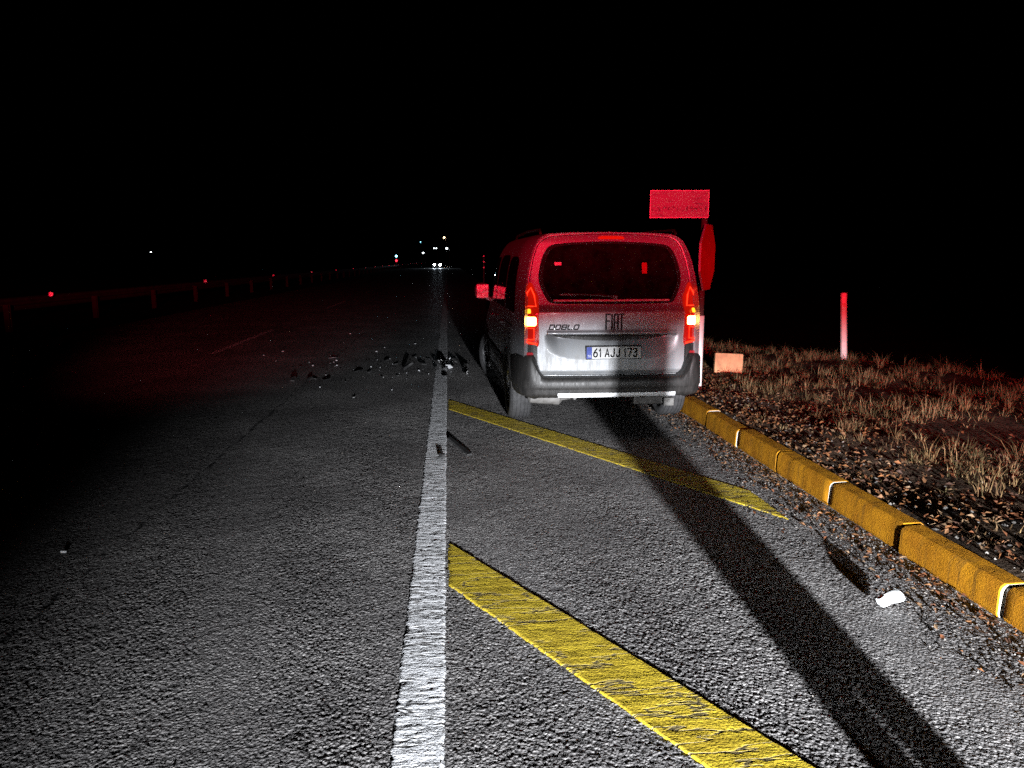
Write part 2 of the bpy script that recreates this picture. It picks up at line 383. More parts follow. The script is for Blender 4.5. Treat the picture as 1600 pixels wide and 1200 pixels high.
def letters(name, text, parent, mat, x0, z0, w, h, gap, stroke, yfun, depth=0.003, shear=0.0, spacew=None):
    x = x0
    for ch in text:
        if ch == ' ': x += (spacew or w); continue
        cw = w*(0.35 if ch == 'I' else 0.62 if ch == '1' else 1.0); mb = MB()
        for st in GL[ch]:
            P = [Vector((x+(a if ch != 'I' else .5)*cw+shear*b_*h, z0+b_*h)) for a, b_ in st]; n = len(P); Lq = []; Rq = []
            closed = (P[0]-P[-1]).length < 1e-6
            for i in range(n):
                d0 = (P[i]-P[i-1]).normalized() if i else None; d1 = (P[i+1]-P[i]).normalized() if i < n-1 else None
                if closed and d0 is None: d0 = (P[0]-P[-2]).normalized()
                if closed and d1 is None: d1 = (P[1]-P[0]).normalized()
                d0 = d0 or d1; d1 = d1 or d0; t = (d0+d1).normalized(); nn = Vector((-t.y, t.x)); k = stroke/2/max(0.5, nn.dot(Vector((-d0.y, d0.x))))
                e = Vector((0, 0)) if closed or 0 < i < n-1 else (t*stroke*.3*(1 if i else -1)); Lq.append(P[i]+nn*k+e); Rq.append(P[i]-nn*k+e)
            mb.grid([[(a.x, yfun(a.x, a.y), a.y), (a.x, yfun(a.x, a.y)-depth, a.y), (c.x, yfun(c.x, c.y)-depth, c.y), (c.x, yfun(c.x, c.y), c.y)] for a, c in zip(Lq, Rq)])
        mb.build(name, mat, parent); x += cw+gap

# ------------------------------------------------------------------ setting: ground, road, verge
def sheet(name, x0, x1, y0, y1, z, mat, nx=1, ny=1):
    mb = MB(); mb.grid([[(x0+(x1-x0)*i/nx, y0+(y1-y0)*j/ny, z) for j in range(ny+1)] for i in range(nx+1)], flip=True)
    o = mb.build(name, mat); return tag(o, kind='structure')
sheet('ground', -1500, 1500, -400, 3000, -1.6, 'field')
sheet('median', -60, -8.3, -60, 900, -0.03, 'field')
def road():
    """the carriageway: one sheet, its nearest part modelled down to the single chippings"""
    rg = np.random.default_rng(3); T = 256
    jx, jy, jh = rg.uniform(0, 1, (T, T)), rg.uniform(0, 1, (T, T)), rg.uniform(0, 1, (T, T))
    def stones(X, Y, cell):
        gx, gy = X/cell, Y/cell; ix, iy = np.floor(gx).astype(int), np.floor(gy).astype(int); best = np.full(X.shape, -9.0)
        for dx in (-1, 0, 1):
            for dy in (-1, 0, 1):
                a, b_ = (ix+dx) % T, (iy+dy) % T
                d2 = (gx-ix-dx-jx[a, b_])**2+(gy-iy-dy-jy[a, b_])**2
                best = np.maximum(best, jh[a, b_]*1.1-d2*2.2)
        return best
    XS0, XS1 = -8.4, 2.56
    V = []; F = []; base = 0
    def patch(xs, ys, relief):
        nonlocal base
        if relief: Y = np.repeat(ys[:, None], len(xs), 1); lo = -0.65*ys-0.6; X = lo[:, None]+(XS1-lo[:, None])*xs[None]
        else: X, Y = xs, ys
        Z = np.zeros_like(X)
        if relief:
            track = 0.78+0.30*np.sin(X*3.4+0.5*np.sin(Y*.9)+1.0)*np.cos(Y*0.7+X)+0.16*np.sin(X*9.1+Y*2.3)
            Z = np.clip(stones(X, Y, 0.0120), -0.7, 1.1)*0.0027*track
            Z += 0.0006*np.sin(X*23+2*np.sin(Y*9))*np.sin(Y*31+1.3*np.sin(X*14))-0.0012
            Z = np.minimum(Z, 0.0030)
            fade = np.clip((X-lo[:, None])/0.4, 0, 1)*np.clip((9.6-Y)/1.6, 0, 1); Z *= fade; Z[0] *= 0; Z[-1] *= 0 if ys[-1] > 9 else 1
        n, m_ = X.shape; V.append(np.c_[X.ravel(), Y.ravel(), Z.ravel()])
        i = (np.arange(n-1)[:, None]*m_+np.arange(m_-1)[None]).ravel()+base
        F.append(np.c_[i, i+1, i+m_+1, i+m_]); base += n*m_
    yn = [1.7]; 
    while yn[-1] < 9.6: yn.append(yn[-1]+0.0052+0.0015*(yn[-1]-1.7))
    yn[-1] = 9.6
    patch(np.linspace(0, 1, 930), np.array(yn), True)
    q4 = lambda *p: patch(np.array([[p[0][0], p[1][0]], [p[2][0], p[3][0]]], float), np.array([[p[0][1], p[1][1]], [p[2][1], p[3][1]]], float), False)
    l0, l1 = -0.65*1.7-0.6, -0.65*9.6-0.6
    q4((XS0, 1.7), (l0, 1.7), (XS0, 9.6), (l1, 9.6)); q4((XS0, -60), (XS1, -60), (XS0, 1.7), (XS1, 1.7)); q4((XS0, 9.6), (XS1, 9.6), (XS0, 900), (XS1, 900))
    V = np.vstack(V).astype(np.float32); F = np.vstack(F).astype(np.int32); me = bpy.data.meshes.new('road')
    me.vertices.add(len(V)); me.vertices.foreach_set('co', V.ravel()); me.loops.add(F.size); me.loops.foreach_set('vertex_index', F.ravel())
    me.polygons.add(len(F)); me.polygons.foreach_set('loop_start', np.arange(0, F.size, 4, dtype=np.int32)); me.materials.append(M['asphalt']); me.update(calc_edges=True)
    me.polygons.foreach_set('use_smooth', [True]*len(F))
    o = bpy.data.objects.new('road', me); col.objects.link(o); tag(o, kind='structure'); print('road quads', len(F))
road()

KX = 2.5                                    # kerb face
CR0 = np.array([4.56, 13.03]); CR1 = np.array([7.06, 8.41])     # far edge of the verge, seen as a crest
cd = (CR1-CR0)/np.linalg.norm(CR1-CR0); cn = np.array([-cd[1], cd[0]])
if cn[0] < 0: cn = -cn
def crest_d(x, y): return (np.asarray(x)-CR0[0])*cn[0]+(np.asarray(y)-CR0[1])*cn[1]
def hsh(x, y):
    return (np.sin(x*3.1+y*1.7)+np.sin(x*1.3-y*2.9+1.2)+np.sin(x*6.3+y*5.1+.4)*.5+np.sin(x*9.7-y*8.3)*.3)/2.8
def verge_z(x, y):
    d = crest_d(x, y)
    base = 0.135+0.035*hsh(x, y)+0.02*np.clip(x-3.0, 0, 3)
    drop = np.clip(d-0.0, 0, None)
    return base-np.clip(drop*0.7, 0, 1.7)
mb = MB(); xs = np.linspace(KX+0.13, 16, 150); ys = np.linspace(-6, 22, 200)
mb.grid([[(x, y, float(verge_z(x, y))+random.uniform(-.008, .008)) for y in ys] for x in xs], flip=True)
tag(mb.build('verge', 'soil', smooth=True), kind='structure')

# painted markings (thermoplastic a few millimetres thick, edges a little ragged)
_vt = np.random.default_rng(9).uniform(-1, 1, (512, 512))
def vnoise(x, y):
    ix, iy = np.floor(x).astype(int), np.floor(y).astype(int); fx, fy = x-ix, y-iy; fx = fx*fx*(3-2*fx); fy = fy*fy*(3-2*fy); g_ = lambda a, b_: _vt[a % 512, b_ % 512]
    return (g_(ix, iy)*(1-fx)+g_(ix+1, iy)*fx)*(1-fy)+(g_(ix, iy+1)*(1-fx)+g_(ix+1, iy+1)*fx)*fy
def paint_relief(x, y, along):
    """ripples across the stroke plus lumps from the stones underneath"""
    c_, s_ = math.cos(along), math.sin(along); u, v = x*c_+y*s_, -x*s_+y*c_
    z = 0.0008*vnoise(u*11+vnoise(u*6, v*9), v*42)+0.0010*vnoise(u*24+7, v*95)+0.0009*vnoise(x*130, y*130)
    crack = np.abs(vnoise(u*3.5+3, v*10+vnoise(u*20, v*20)*.35)); return z-0.0016*np.clip(1-crack/0.05, 0, 1)
def painted(name, P, mat, along, z1=0.0048, seed=0):
    """P: array (n, m, 2) of ground points; a thick coat with a ragged rounded rim"""
    r = np.random.default_rng(seed); X, Y = P[..., 0].copy(), P[..., 1].copy()
    Z = z1+paint_relief(X, Y, along)
    rag = 0.0035*vnoise(X*9, Y*9)+0.003*vnoise(X*45, Y*45); X = X+rag; Y = Y-rag*0.6
    n, m = X.shape
    for (a, b_) in ((0, 1), (-1, -2)):
        X[:, a] += (X[:, b_]-X[:, a])*r.uniform(-.5, .45, n); Y[:, a] += (Y[:, b_]-Y[:, a])*r.uniform(-.5, .45, n)
    Z[:, 0] = Z[:, -1] = -0.002; Z[0] = Z[-1] = -0.002
    i = (np.arange(n-1)[:, None]*m+np.arange(m-1)[None]).ravel(); F = np.c_[i, i+1, i+m+1, i+m]
    o = fast_mesh(name, np.c_[X.ravel(), Y.ravel(), Z.ravel()].tolist(), F.tolist(), [mat])
    o.data.polygons.foreach_set('use_smooth', [True]*len(F)); o.data.update()
    if o.data.polygons[0].normal.z < 0 and o.data.polygons[len(F)//2].normal.z < 0: o.data.flip_normals()
    return tag(o, kind='structure')
yl = np.r_[-8, -2, np.arange(1.6, 7, 0.009), np.arange(7, 16, 0.022), np.arange(16, 60, 0.5), 60, 200, 700]
xl = np.linspace(-0.215, -0.035, 20)
painted('edge_line', np.stack(np.meshgrid(xl, yl), -1), 'white_paint', 0.0, seed=3)
for k, y0 in enumerate([1.25, 13.3, 25.9, 38.0, 50.0, 62.0, 74.0]):
    painted('lane_dash', np.stack(np.meshgrid(np.linspace(-4.24, -4.11, 5), np.arange(y0, y0+4.81, 0.16)), -1), 'white_paint', 0.0, seed=20+k)
for k, yb in enumerate([-0.45, 3.83, 8.33]):
    x0, x1 = -0.022, 2.13; s_ = -1.735; w = 0.295
    xx = np.linspace(x0, x1, 170); oo = np.linspace(-w, w, 48); A, B = np.meshgrid(oo, xx)
    painted('hatch_stripe', np.stack([B, yb+s_*(B-x0)+A], -1), 'yellow_paint', R(12), 0.0050, 40+k)

# kerb of single painted stones
def kerb_stone_mesh(L, seed, h=0.165, w=0.15):
    r = random.Random(seed); mb = MB(); n = 17
    prof = [(0.008, -0.05), (0.008, 0.0), (0.0, 0.02), (0.004, h-0.035), (0.012, h-0.014), (0.030, h), (w-0.02, h+0.002), (w, h-0.012), (w, -0.05)]
    rows = []
    ys_ = [-L/2, -L/2+.007]+list(np.linspace(-L/2+.06, L/2-.06, n-3))+[L/2-.007, L/2]
    for i in range(n+1):
        y = ys_[i]
        rows.append([(x+r.uniform(-.0012, .0012)+(0.005 if i in (0, n) and 0 < j < 8 else 0)*(1 if x < w/2 else -1), y, z+r.uniform(-.001, .001)-(0.005 if i in (0, n) and 3 < j < 7 else 0)) for j, (x, z) in enumerate(prof)])
    for i in range(1, n):                       # knocked corners along the top front edge
        if r.random() < 0.16:
            k = r.uniform(.001, .005)
            for j in (3, 4, 5): x_, y_, z_ = rows[i][j]; rows[i][j] = (x_+k*(.9 if j < 5 else .3), y_, z_-k*(.9 if j > 3 else .3))
    mb.grid(rows); m = len(prof)
    mb.f += [tuple(range(m))[::-1], tuple(n*m+k for k in range(m))]; mb.mi += [1, 1]
    return mb
kerb = MB(); kerb.box(KX+0.025, KX+0.135, -5.5, 16.4, -0.05, 0.142); kerb = tag(kerb.build('kerb', 'mortar'), kind='structure')
protos = [kerb_stone_mesh(0.765, s).build('kerb_stone', ['kerb_yellow', 'kerb_concrete'], kerb, smooth=True, angle=22) for s in range(4)]
k = 0
for i in range(-10, 17):
    yc = 2.966+0.79*i+0.395
    o = protos[k] if k < 4 else protos[k % 4].copy()
    if k >= 4: col.objects.link(o); o.parent = kerb
    o.location = (KX+random.uniform(-.008, .008), yc, random.uniform(-.006, .006)); o.rotation_euler = (random.uniform(-.006, .006), random.uniform(-.012, .012), random.uniform(-.009, .009))
    if k % 2 and False: o.rotation_euler.z += math.pi
    k += 1
# plain concrete kerb on the far side of the verge
ang = math.atan2(cd[1], cd[0])-math.pi/2
kf = MB(); kf.box(0.03, 0.11, -8.8, 3.9, -0.10, 0.12)
kerb2 = tag(kf.build('kerb', 'mortar', loc=(*(CR0-0.02*cn), 0.0), rot=(0, 0, ang+math.pi)), kind='structure')
pr2 = None
for i in range(-11, 5):
    if pr2 is None: pr2 = o = kerb_stone_mesh(0.79, 77).build('kerb_stone', ['kerb_concrete', 'kerb_concrete'], kerb2, smooth=True, angle=22)
    else: o = pr2.copy(); col.objects.link(o); o.parent = kerb2
    o.location = (0, 0.8*i+0.4, -0.01+random.uniform(-.004, .004)); o.rotation_euler = (0, 0, random.uniform(-.006, .006))

# dry grass, dead leaves, loose chippings
def in_verge(x, y): return (crest_d(x, y) < 0.12) & (x > KX+0.18)
def grass():
    V = []; F = []; mi = []
    nt_ = 4200; tx = rng.uniform(2.7, 10.5, nt_*3); ty = rng.uniform(-1.5, 17, nt_*3)
    dens = 0.18+0.82*np.clip((tx-3.05)/0.6, 0, 1)
    patch = np.clip(0.35+0.9*hsh(tx*1.1+5, ty*1.3), 0.05, 1)
    keep = in_verge(tx, ty) & (rng.uniform(0, 1, nt_*3) < dens*patch)
    tx, ty = tx[keep], ty[keep]
    for x, y in zip(tx, ty):
        nb = int(rng.integers(8, 28)); hgt = rng.uniform(0.04, 0.17)*rng.uniform(.5, 1.25)*(0.65 if x < 3.4 else 1.0); spread = rng.uniform(0.02, 0.10); tone = int(rng.integers(0, 4))
        for _ in range(nb):
            a = rng.uniform(0, 2*math.pi); r0 = spread*math.sqrt(rng.uniform()); bx, by = x+r0*math.cos(a), y+r0*math.sin(a)
            z = float(verge_z(bx, by))-0.01; h = hgt*rng.uniform(0.5, 1.25); lean = rng.uniform(0.15, 1.7)*h; la = a+rng.normal(0, 0.9)
            w = rng.uniform(0.0013, 0.0034); wx, wy = -math.sin(la)*w, math.cos(la)*w; o = len(V)
            dx, dy = math.cos(la)*lean, math.sin(la)*lean
            V += [(bx-wx, by-wy, z), (bx+wx, by+wy, z), (bx+dx*.35-wx*.8, by+dy*.35-wy*.8, z+h*.6), (bx+dx*.35+wx*.8, by+dy*.35+wy*.8, z+h*.6), (bx+dx, by+dy, z+h*rng.uniform(.75, 1.0))]
            F += [(o, o+1, o+3, o+2), (o+2, o+3, o+4)]; t = tone if rng.uniform() < .7 else int(rng.integers(0, 4)); mi += [t, t]
    o = fast_mesh('grass', V, F, ['dry_grass_%d' % i for i in range(4)], mi)
    tag(o, 'dry straw-coloured grass covering the verge behind the yellow kerb', 'grass', kind='stuff')
grass()
def leaves():
    V = []; F = []; mi = []
    def leaf(x, y, z, s, flat):
        a = rng.uniform(0, 2*math.pi); t = rng.normal(0, flat); u = rng.normal(0, flat)
        e1 = np.array([math.cos(a), math.sin(a), math.sin(t)]); e2 = np.array([-math.sin(a), math.cos(a), math.sin(u)])
        n = np.cross(e1, e2); c = np.array([x, y, z]); k = rng.uniform(0.1, 0.5)*s; o = len(V)
        for p in (c-e1*s, c+e2*s*.55+n*k, c+e1*s, c-e2*s*.55+n*k, c-e1*s*.3, c+e1*s*.35): V.append(tuple(p))
        F.extend([(o, o+4, o+1), (o+4, o+5, o+1), (o+5, o+2, o+1), (o, o+3, o+4), (o+4, o+3, o+5), (o+5, o+3, o+2)]); m_ = int(rng.integers(0, 5)); mi.extend([m_]*6)
    n = 0
    while n < 7500:
        x = KX+0.15+abs(rng.normal(0, 0.75)) if rng.uniform() < .75 else rng.uniform(2.7, 8); y = rng.uniform(0.5, 14)
        if not in_verge(np.array(x), np.array(y)) : continue
        if rng.uniform() > 0.35+0.65*float(np.clip(0.5+hsh(x*2+3, y*2.2), 0, 1)): continue
        leaf(x, y, float(verge_z(x, y))+rng.uniform(0.002, 0.03), rng.uniform(0.007, 0.026), 0.45); n += 1
    for _ in range(1500):
        x = KX-0.02-abs(rng.normal(0, 0.16)); y = rng.uniform(1.5, 9.5)
        leaf(x, y, rng.uniform(0.006, 0.014), rng.uniform(0.006, 0.022), 0.25)
    o = fast_mesh('leaves', V, F, ['dead_leaf_%d' % i for i in range(5)], mi)
    tag(o, 'brown dead leaves littering the verge and the gutter along the kerb', 'leaves', kind='stuff')
leaves()
def gravel():
    V = []; F = []; mi = []
    for k in range(4700):
        if k < 3600: x = KX-0.01-abs(rng.normal(0, 0.17)); y = rng.uniform(1.2, 11); z = 0.0; s = rng.uniform(0.002, 0.007)
        elif k < 4100:
            x = KX+0.16+abs(rng.normal(0, .35)); y = rng.uniform(1, 12); z = float(verge_z(x, y)); s = rng.uniform(0.004, 0.016)
        else: x = rng.uniform(-7.5, 2.3); y = rng.uniform(2, 16); z = 0.0; s = rng.uniform(0.002, 0.006)
        o = len(V); a = rng.uniform(0, 6.28); sx, sy, sz = s*rng.uniform(.7, 1.4), s*rng.uniform(.7, 1.3), s*rng.uniform(.5, 1.0); ca, sa = math.cos(a), math.sin(a)
        for (px_, py_, pz_) in ((1, 0, .1), (0, 1, -.1), (-1, .1, .2), (.1, -1, 0), (.2, .1, 1), (0, 0, -.6)):
            qx, qy = px_*sx, py_*sy; V.append((x+qx*ca-qy*sa, y+qx*sa+qy*ca, z+sz*.5+pz_*sz))
        F += [(o, o+1, o+4), (o+1, o+2, o+4), (o+2, o+3, o+4), (o+3, o, o+4), (o+1, o, o+5), (o+2, o+1, o+5), (o+3, o+2, o+5), (o, o+3, o+5)]
        mi += [int(rng.integers(0, 3))]*8
    o = fast_mesh('gravel', V, F, ['chipping_%d' % i for i in range(3)], mi)
    tag(o, 'loose grey grit and chippings along the foot of the kerb', 'gravel', kind='stuff')
gravel()

# ------------------------------------------------------------------ the van
van = empty('parked_van', (1.53, 6.80, 0), R(1.4))
tag(van, 'silver passenger van with lit hazard lights parked against the yellow kerb', 'van')
ss = lambda a, b_, t: (lambda u: u*u*(3-2*u))(np.clip((t-a)/(b_-a), 0, 1))
def rake(z): return 0.25*np.clip(np.asarray(z)-1.15, 0, None)+0.03*np.clip((np.asarray(z)-1.78)/0.1, 0, 1)**2
Wr, Wm, LEN, ZR = 0.840, 0.915, 4.36, 1.885
PZ = [0.20, 0.30, 0.45, 0.60, 0.80, 0.95, 1.10, 1.30, 1.48, 1.60, 1.685, 1.76, 1.81, 1.845, 1.868, 1.880, 1.885]
PG = [0.955, 0.985, 1.0, 1.0, 0.998, 0.995, 0.993, 0.982, 0.958, 0.930, 0.900, 0.862, 0.825, 0.775, 0.70, 0.45, 0.0]
def W(y):
    w = Wm-(Wm-Wr)*(1-np.clip(y/0.55, 0, 1))**2
    return w-0.20*np.clip((y-3.55)/0.81, 0, 1)**2.6
def ztop(y):
    if y < 2.35: return ZR-0.0*y
    return float(np.interp(y, [2.35, 2.6, 2.95, 3.35, 3.62, 3.85, 4.1, 4.25, 4.33, 4.36], [1.885, 1.855, 1.63, 1.30, 1.125, 1.08, 1.01, 0.93, 0.80, 0.68]))
def prof(y, n=60):
    zt = ztop(y); t = np.linspace(0, 1, n); d = np.r_[0, np.cumsum(np.hypot(np.diff(PZ), np.diff(np.array(PG)*W(y))))]; d /= d[-1]
    z = np.interp(t, d, PZ); g = np.interp(t, d, PG); belt = 0.62
    z2 = np.where(z > belt, belt+(z-belt)*(zt-belt)/(ZR-belt), z)
    return g*W(y), z2
def side_x(y, z):
    zt = ztop(y); belt = 0.62; zz = z if z < belt else belt+(z-belt)*(ZR-belt)/(zt-belt)
    return float(np.interp(zz, PZ, PG)*W(y))
YA = (0.80, 3.585); AR, AZ, SILL = 0.365, 0.315, 0.235
def zbot(y):
    if y < 0.70: return max(0.37, AZ+math.sqrt(max(0, AR*AR-(y-YA[0])**2)) if abs(y-YA[0]) < AR else 0)
    for c in YA:
        if abs(y-c) < AR: return max(SILL, AZ+math.sqrt(AR*AR-(y-c)**2))
    return SILL
def yshift(y, z): return y+float(rake(z))*(1-min(y/1.2, 1))
ysn = sorted(set(np.round(np.r_[np.linspace(0.0, 0.12, 5), np.linspace(0.12, LEN, 110), [c+s*AR*math.cos(a) for c in YA for s in (-1, 1) for a in np.linspace(0, 1.5, 12)]], 4)))
bm_ = MB()
for sgn in (-1, 1):
    rows = []
    for y in ysn:
        x, z = prof(y, 64); zb = zbot(y); z = np.maximum(z, zb)
        lo = zb
        keep = np.clip(z, lo, None)
        xx = [side_x(y, float(q)) if q < 1.0 and q < ztop(y)-.3 else float(x[i]) for i, q in enumerate(keep)]
        rows.append([(sgn*xx[i], yshift(y, float(keep[i])), float(keep[i])) for i in range(len(keep))])
    bm_.grid(rows, flip=(sgn > 0))
# nose closing panel
x, z = prof(LEN, 30); bm_.add([(a, LEN+0.015, b_) for a, b_ in zip(x, z)]+[(-a, LEN+0.015, b_) for a, b_ in zip(x[::-1], z[::-1])], [tuple(range(60))])
body = bm_.build('body', 'silver_paint', van, smooth=True, angle=50)

# rear: gate with window opening, frame, glass
GATE = [(-0.66, 0.557), (-0.695, 0.575), (-0.709, 0.615), (-0.711, 0.81), (-0.702, 1.08), (-0.705, 1.264), (-0.731, 1.34), (-0.768, 1.425), (-0.750, 1.544), (-0.722, 1.661), (-0.680, 1.765), (-0.605, 1.825), (-0.497, 1.846), (-0.25, 1.862)]
WIN = [(-0.50, 1.222), (-0.585, 1.236), (-0.628, 1.290), (-0.672, 1.386), (-0.683, 1.479), (-0.657, 1.608), (-0.618, 1.702), (-0.562, 1.757), (-0.456, 1.777), (-0.256, 1.789)]
def sym(h, top):
    L = h+[(0, top)]+[(-x, z) for x, z in h[::-1]]
    return L
def closed_outline(half, top, bot):
    c = catmull(sym(half, top), 10)
    n = 60; b_ = np.c_[np.linspace(c[-1][0], c[0][0], n+2)[1:-1], np.full(n, 0.0)]
    u = b_[:, 0]/c[-1][0]; b_[:, 1] = c[0][1]+(bot-c[0][1])*(1-u*u)
    return np.vstack([c, b_])
gate_o = closed_outline(GATE, 1.868, 0.552); win_o = closed_outline(WIN, 1.795, 1.220)
CEN = np.array([0.0, 1.46])
def rear_y(x, z):
    x = np.abs(x); z = np.asarray(z, float)
    y = rake(z)+0.045*(x/0.75)**2.4+0.9*np.clip(x-0.735, 0, None)**1.6
    y = y+0.030*ss(1.135, 1.215, z)*(z < 1.30)+0.030*(z >= 1.30)                      # shoulder under the glass
    zb = 0.700+0.10*np.clip((x-0.30)/0.33, 0, 1)**2.2
    r = 0.062*np.clip((z-zb)/(0.905-zb), 0, 1)*(1-ss(0.926, 0.938, z))*(1-ss(0.50, 0.655, x))
    return y+r-0.012*np.exp(-((z-0.95)/0.02)**2)*(x < 0.62)-0.02*ss(0.70, 0.60, z)*0+0.03*ss(0.60, 0.55, z)
def radial(outline, dirs):
    """distance from CEN to a closed outline along unit directions"""
    A = outline-CEN; th = np.unwrap(np.arctan2(A[:, 1], A[:, 0]))
    if th[-1] < th[0]: th = th[::-1]; A = A[::-1]
    r = np.linalg.norm(A, axis=1); q = np.arctan2(dirs[:, 1], dirs[:, 0])
    tt = np.r_[th-2*math.pi, th, th+2*math.pi]; rr = np.r_[r, r, r]
    o = np.argsort(tt); return np.interp(q, tt[o], rr[o])
go = resample(gate_o, 520); dv = go-CEN; ro = np.linalg.norm(dv, axis=1); dv = dv/ro[:, None]; rw = radial(win_o, dv)
rows = []
NR = 72
for k in range(NR+1):
    t = k/NR; rad = (rw+0.004)*(1-t)+(ro-0.004)*t; P = CEN+dv*rad[:, None]
    rows.append([(p[0], float(rear_y(p[0], p[1])), p[1]) for p in P])
edge = [(p[0], p[1]+0.03, p[2]) for p in rows[-1]]; inner = [(p[0]*0.985, p[1]+0.022, CEN[1]+(p[2]-CEN[1])*0.985) for p in rows[0]]
g = MB(); g.grid([inner]+rows+[edge], closed_v=True)
gate = g.build('tailgate', 'silver_paint', van, smooth=True, angle=38)
# shut line and body frame round the gate
sx_, sz_ = prof(0.0, 64); m_ = sz_ > 0.50
sil = np.vstack([np.c_[-sx_[m_], sz_[m_]], np.c_[sx_[m_][::-1], sz_[m_][::-1]]]); nb = 40
sil = np.vstack([sil, np.c_[np.linspace(sil[-1][0], sil[0][0], nb+2)[1:-1], np.full(nb, sil[0][1])]])
rs = radial(sil, dv)
fr = MB(); rows = []
for k in range(9):
    t = k/8; rad = (ro+0.003)*(1-t)+np.maximum(rs, ro+0.004)*t; P = CEN+dv*rad[:, None]
    rows.append([(p[0], float(rear_y(p[0], p[1]))*(1-t**3)+float(rake(p[1]))*t**3+0.004, p[1]) for p in P])
inn = [(p[0], p[1]+0.05, p[2]) for p in rows[0]]
fr.grid([inn]+rows, closed_v=True); fr.build('rear_frame', 'silver_paint', van, smooth=True, angle=45)
sl = MB(); a_ = [(CEN[0]+d_[0]*(r-0.02), float(rear_y(d_[0]*r, CEN[1]+d_[1]*r))+0.028, CEN[1]+d_[1]*(r-0.02)) for d_, r in zip(dv, ro)]
b2 = [(CEN[0]+d_[0]*(r+0.015), float(rear_y(d_[0]*r, CEN[1]+d_[1]*r))+0.028, CEN[1]+d_[1]*(r+0.015)) for d_, r in zip(dv, ro)]
sl.grid([a_, b2], closed_v=True); sl.build('shut_line_seal', 'gap_black', van)
# glass, with black border and its bright lower ledge
gl = MB(); rows = []
for k in range(10):
    t = k/9; P = CEN+dv*((rw*0.999)*t)[:, None]; rows.append([(p[0], float(rear_y(p[0], max(p[1], 1.225)))+0.006, p[1]) for p in P])
glass = gl.build('rear_window', 'privacy_glass', van) if False else MB().grid(rows, closed_v=True).build('rear_window', 'privacy_glass', van, smooth=True)
bd_ = MB(); A_ = []; B_ = []
for d_, r in zip(dv, rw):
    for lst, k in ((A_, 0.998), (B_, 0.945)):
        p = CEN+d_*r*k; lst.append((p[0], float(rear_y(p[0], max(p[1], 1.225)))+0.004, p[1]))
bd_.grid([A_, B_], closed_v=True); bd_.build('window_border', 'gap_black', glass)
lg = MB(); lg.grid([[(x, float(rear_y(x, 1.24))-0.006+dy, z) for dy, z in ((0.012, 1.262), (0.0, 1.258), (-0.004, 1.246), (0.008, 1.240))] for x in np.linspace(-0.555, 0.555, 40)])
lg.build('window_ledge', 'bright_trim', glass, smooth=True)
wp = MB(); wp.tube([(0.02, float(rear_y(0, 1.27))-0.022, 1.285), (-0.12, float(rear_y(0.1, 1.30))-0.024, 1.300), (-0.46, float(rear_y(0.46, 1.31))-0.016, 1.315)], [0.014, 0.010, 0.007], 8)
wp.box(-0.50, -0.10, float(rear_y(0.3, 1.3))-0.016, float(rear_y(0.3, 1.3))-0.004, 1.300, 1.312); wp.tube([(0.02, 0.08, 1.28), (0.02, 0.02, 1.28)], 0.024, 12)
wp.build('wiper', 'black_plastic', van, smooth=True)
for (x0, x1, z0, z1, mname) in ((-0.535, -0.47, 1.575, 1.605, 'plate_white'), (0.30, 0.35, 1.50, 1.60, 'red_reflector')):
    s_ = MB(); yy = float(rear_y(x0, (z0+z1)/2)); s_.add([(x0, float(rear_y(x0, z0))+.003, z0), (x1, float(rear_y(x1, z0))+.003, z0), (x1, float(rear_y(x1, z1))+.003, z1), (x0, float(rear_y(x0, z1))+.003, z1)], [(0, 1, 2, 3)])
    s_.build('window_sticker', mname, glass)
# high brake light
hb = MB(); hb.grid([[(x, float(rear_y(x, 1.83))-0.006+dy, 1.829+dz*math.sqrt(max(0, 1-abs((x-0.012)/0.13)**6))) for dy, dz in ((0.012, .022), (0, .017), (0, -.017), (0.012, -.022))] for x in np.linspace(-0.118, 0.142, 30)])
hb.build('high_brake_light', 'red_lens', van, smooth=True)
# badges
ry = lambda x, z: float(rear_y(x, z))+0.001
letters('badge_letter', 'FIHT', van, 'letter_dark', -0.072, 0.985, 0.040, 0.140, 0.0125, 0.0165, ry, 0.006)
letters('model_badge_letter', 'DOBLO', van, 'letter_dark', -0.602, 0.988, 0.040, 0.040, 0.017, 0.0115, ry, 0.005, 0.35)
gp = MB(); rows = []
for x in np.linspace(-0.565, 0.565, 60):
    zb_ = 0.927-0.052*max(0.0, 1-(abs(x)/0.565)**2.2)**0.8; rows.append([(x, float(rear_y(x, z_))-dy_, z_) for z_, dy_ in ((0.929, 0.002), (0.927-(0.927-zb_)*.3, 0.004), (0.927-(0.927-zb_)*.75, 0.004), (zb_-0.001, 0.001))])
gp.grid(rows); gp.build('tailgate_grip', 'black_plastic', van, smooth=True)
# number plate
pl = MB(); py = float(rear_y(0.0, 0.765))-0.012
npx, npz, pw, ph = 0.012, 0.765, 0.268, 0.066
pl.box(npx-pw, npx+pw, py-0.006, py+0.02, npz-ph, npz+ph); plate = pl.build('number_plate', 'black_plastic', van, bevel=0.006)
q = MB(); q.box(npx-pw+.008, npx-pw+.058, py-.0095, py-.004, npz-.055, npz+.055); q.build('country_band', 'plate_blue', plate)
q = MB(); q.box(npx-pw+.0585, npx+pw-.008, py-.0095, py-.004, npz-.055, npz+.055); q.build('plate_face', 'plate_white', plate)
letters('plate_letter', '61 AJJ 173', plate, 'gap_black', npx-pw+.074, npz-.038, 0.036, 0.076, 0.0160, 0.0135, lambda x, z: py-.0094, 0.0014, 0, 0.022)
letters('country_letter', 'TR', plate, 'plate_white', npx-pw+.019, npz-.042, 0.011, 0.020, 0.006, 0.0035, lambda x, z: py-.0094, 0.001)
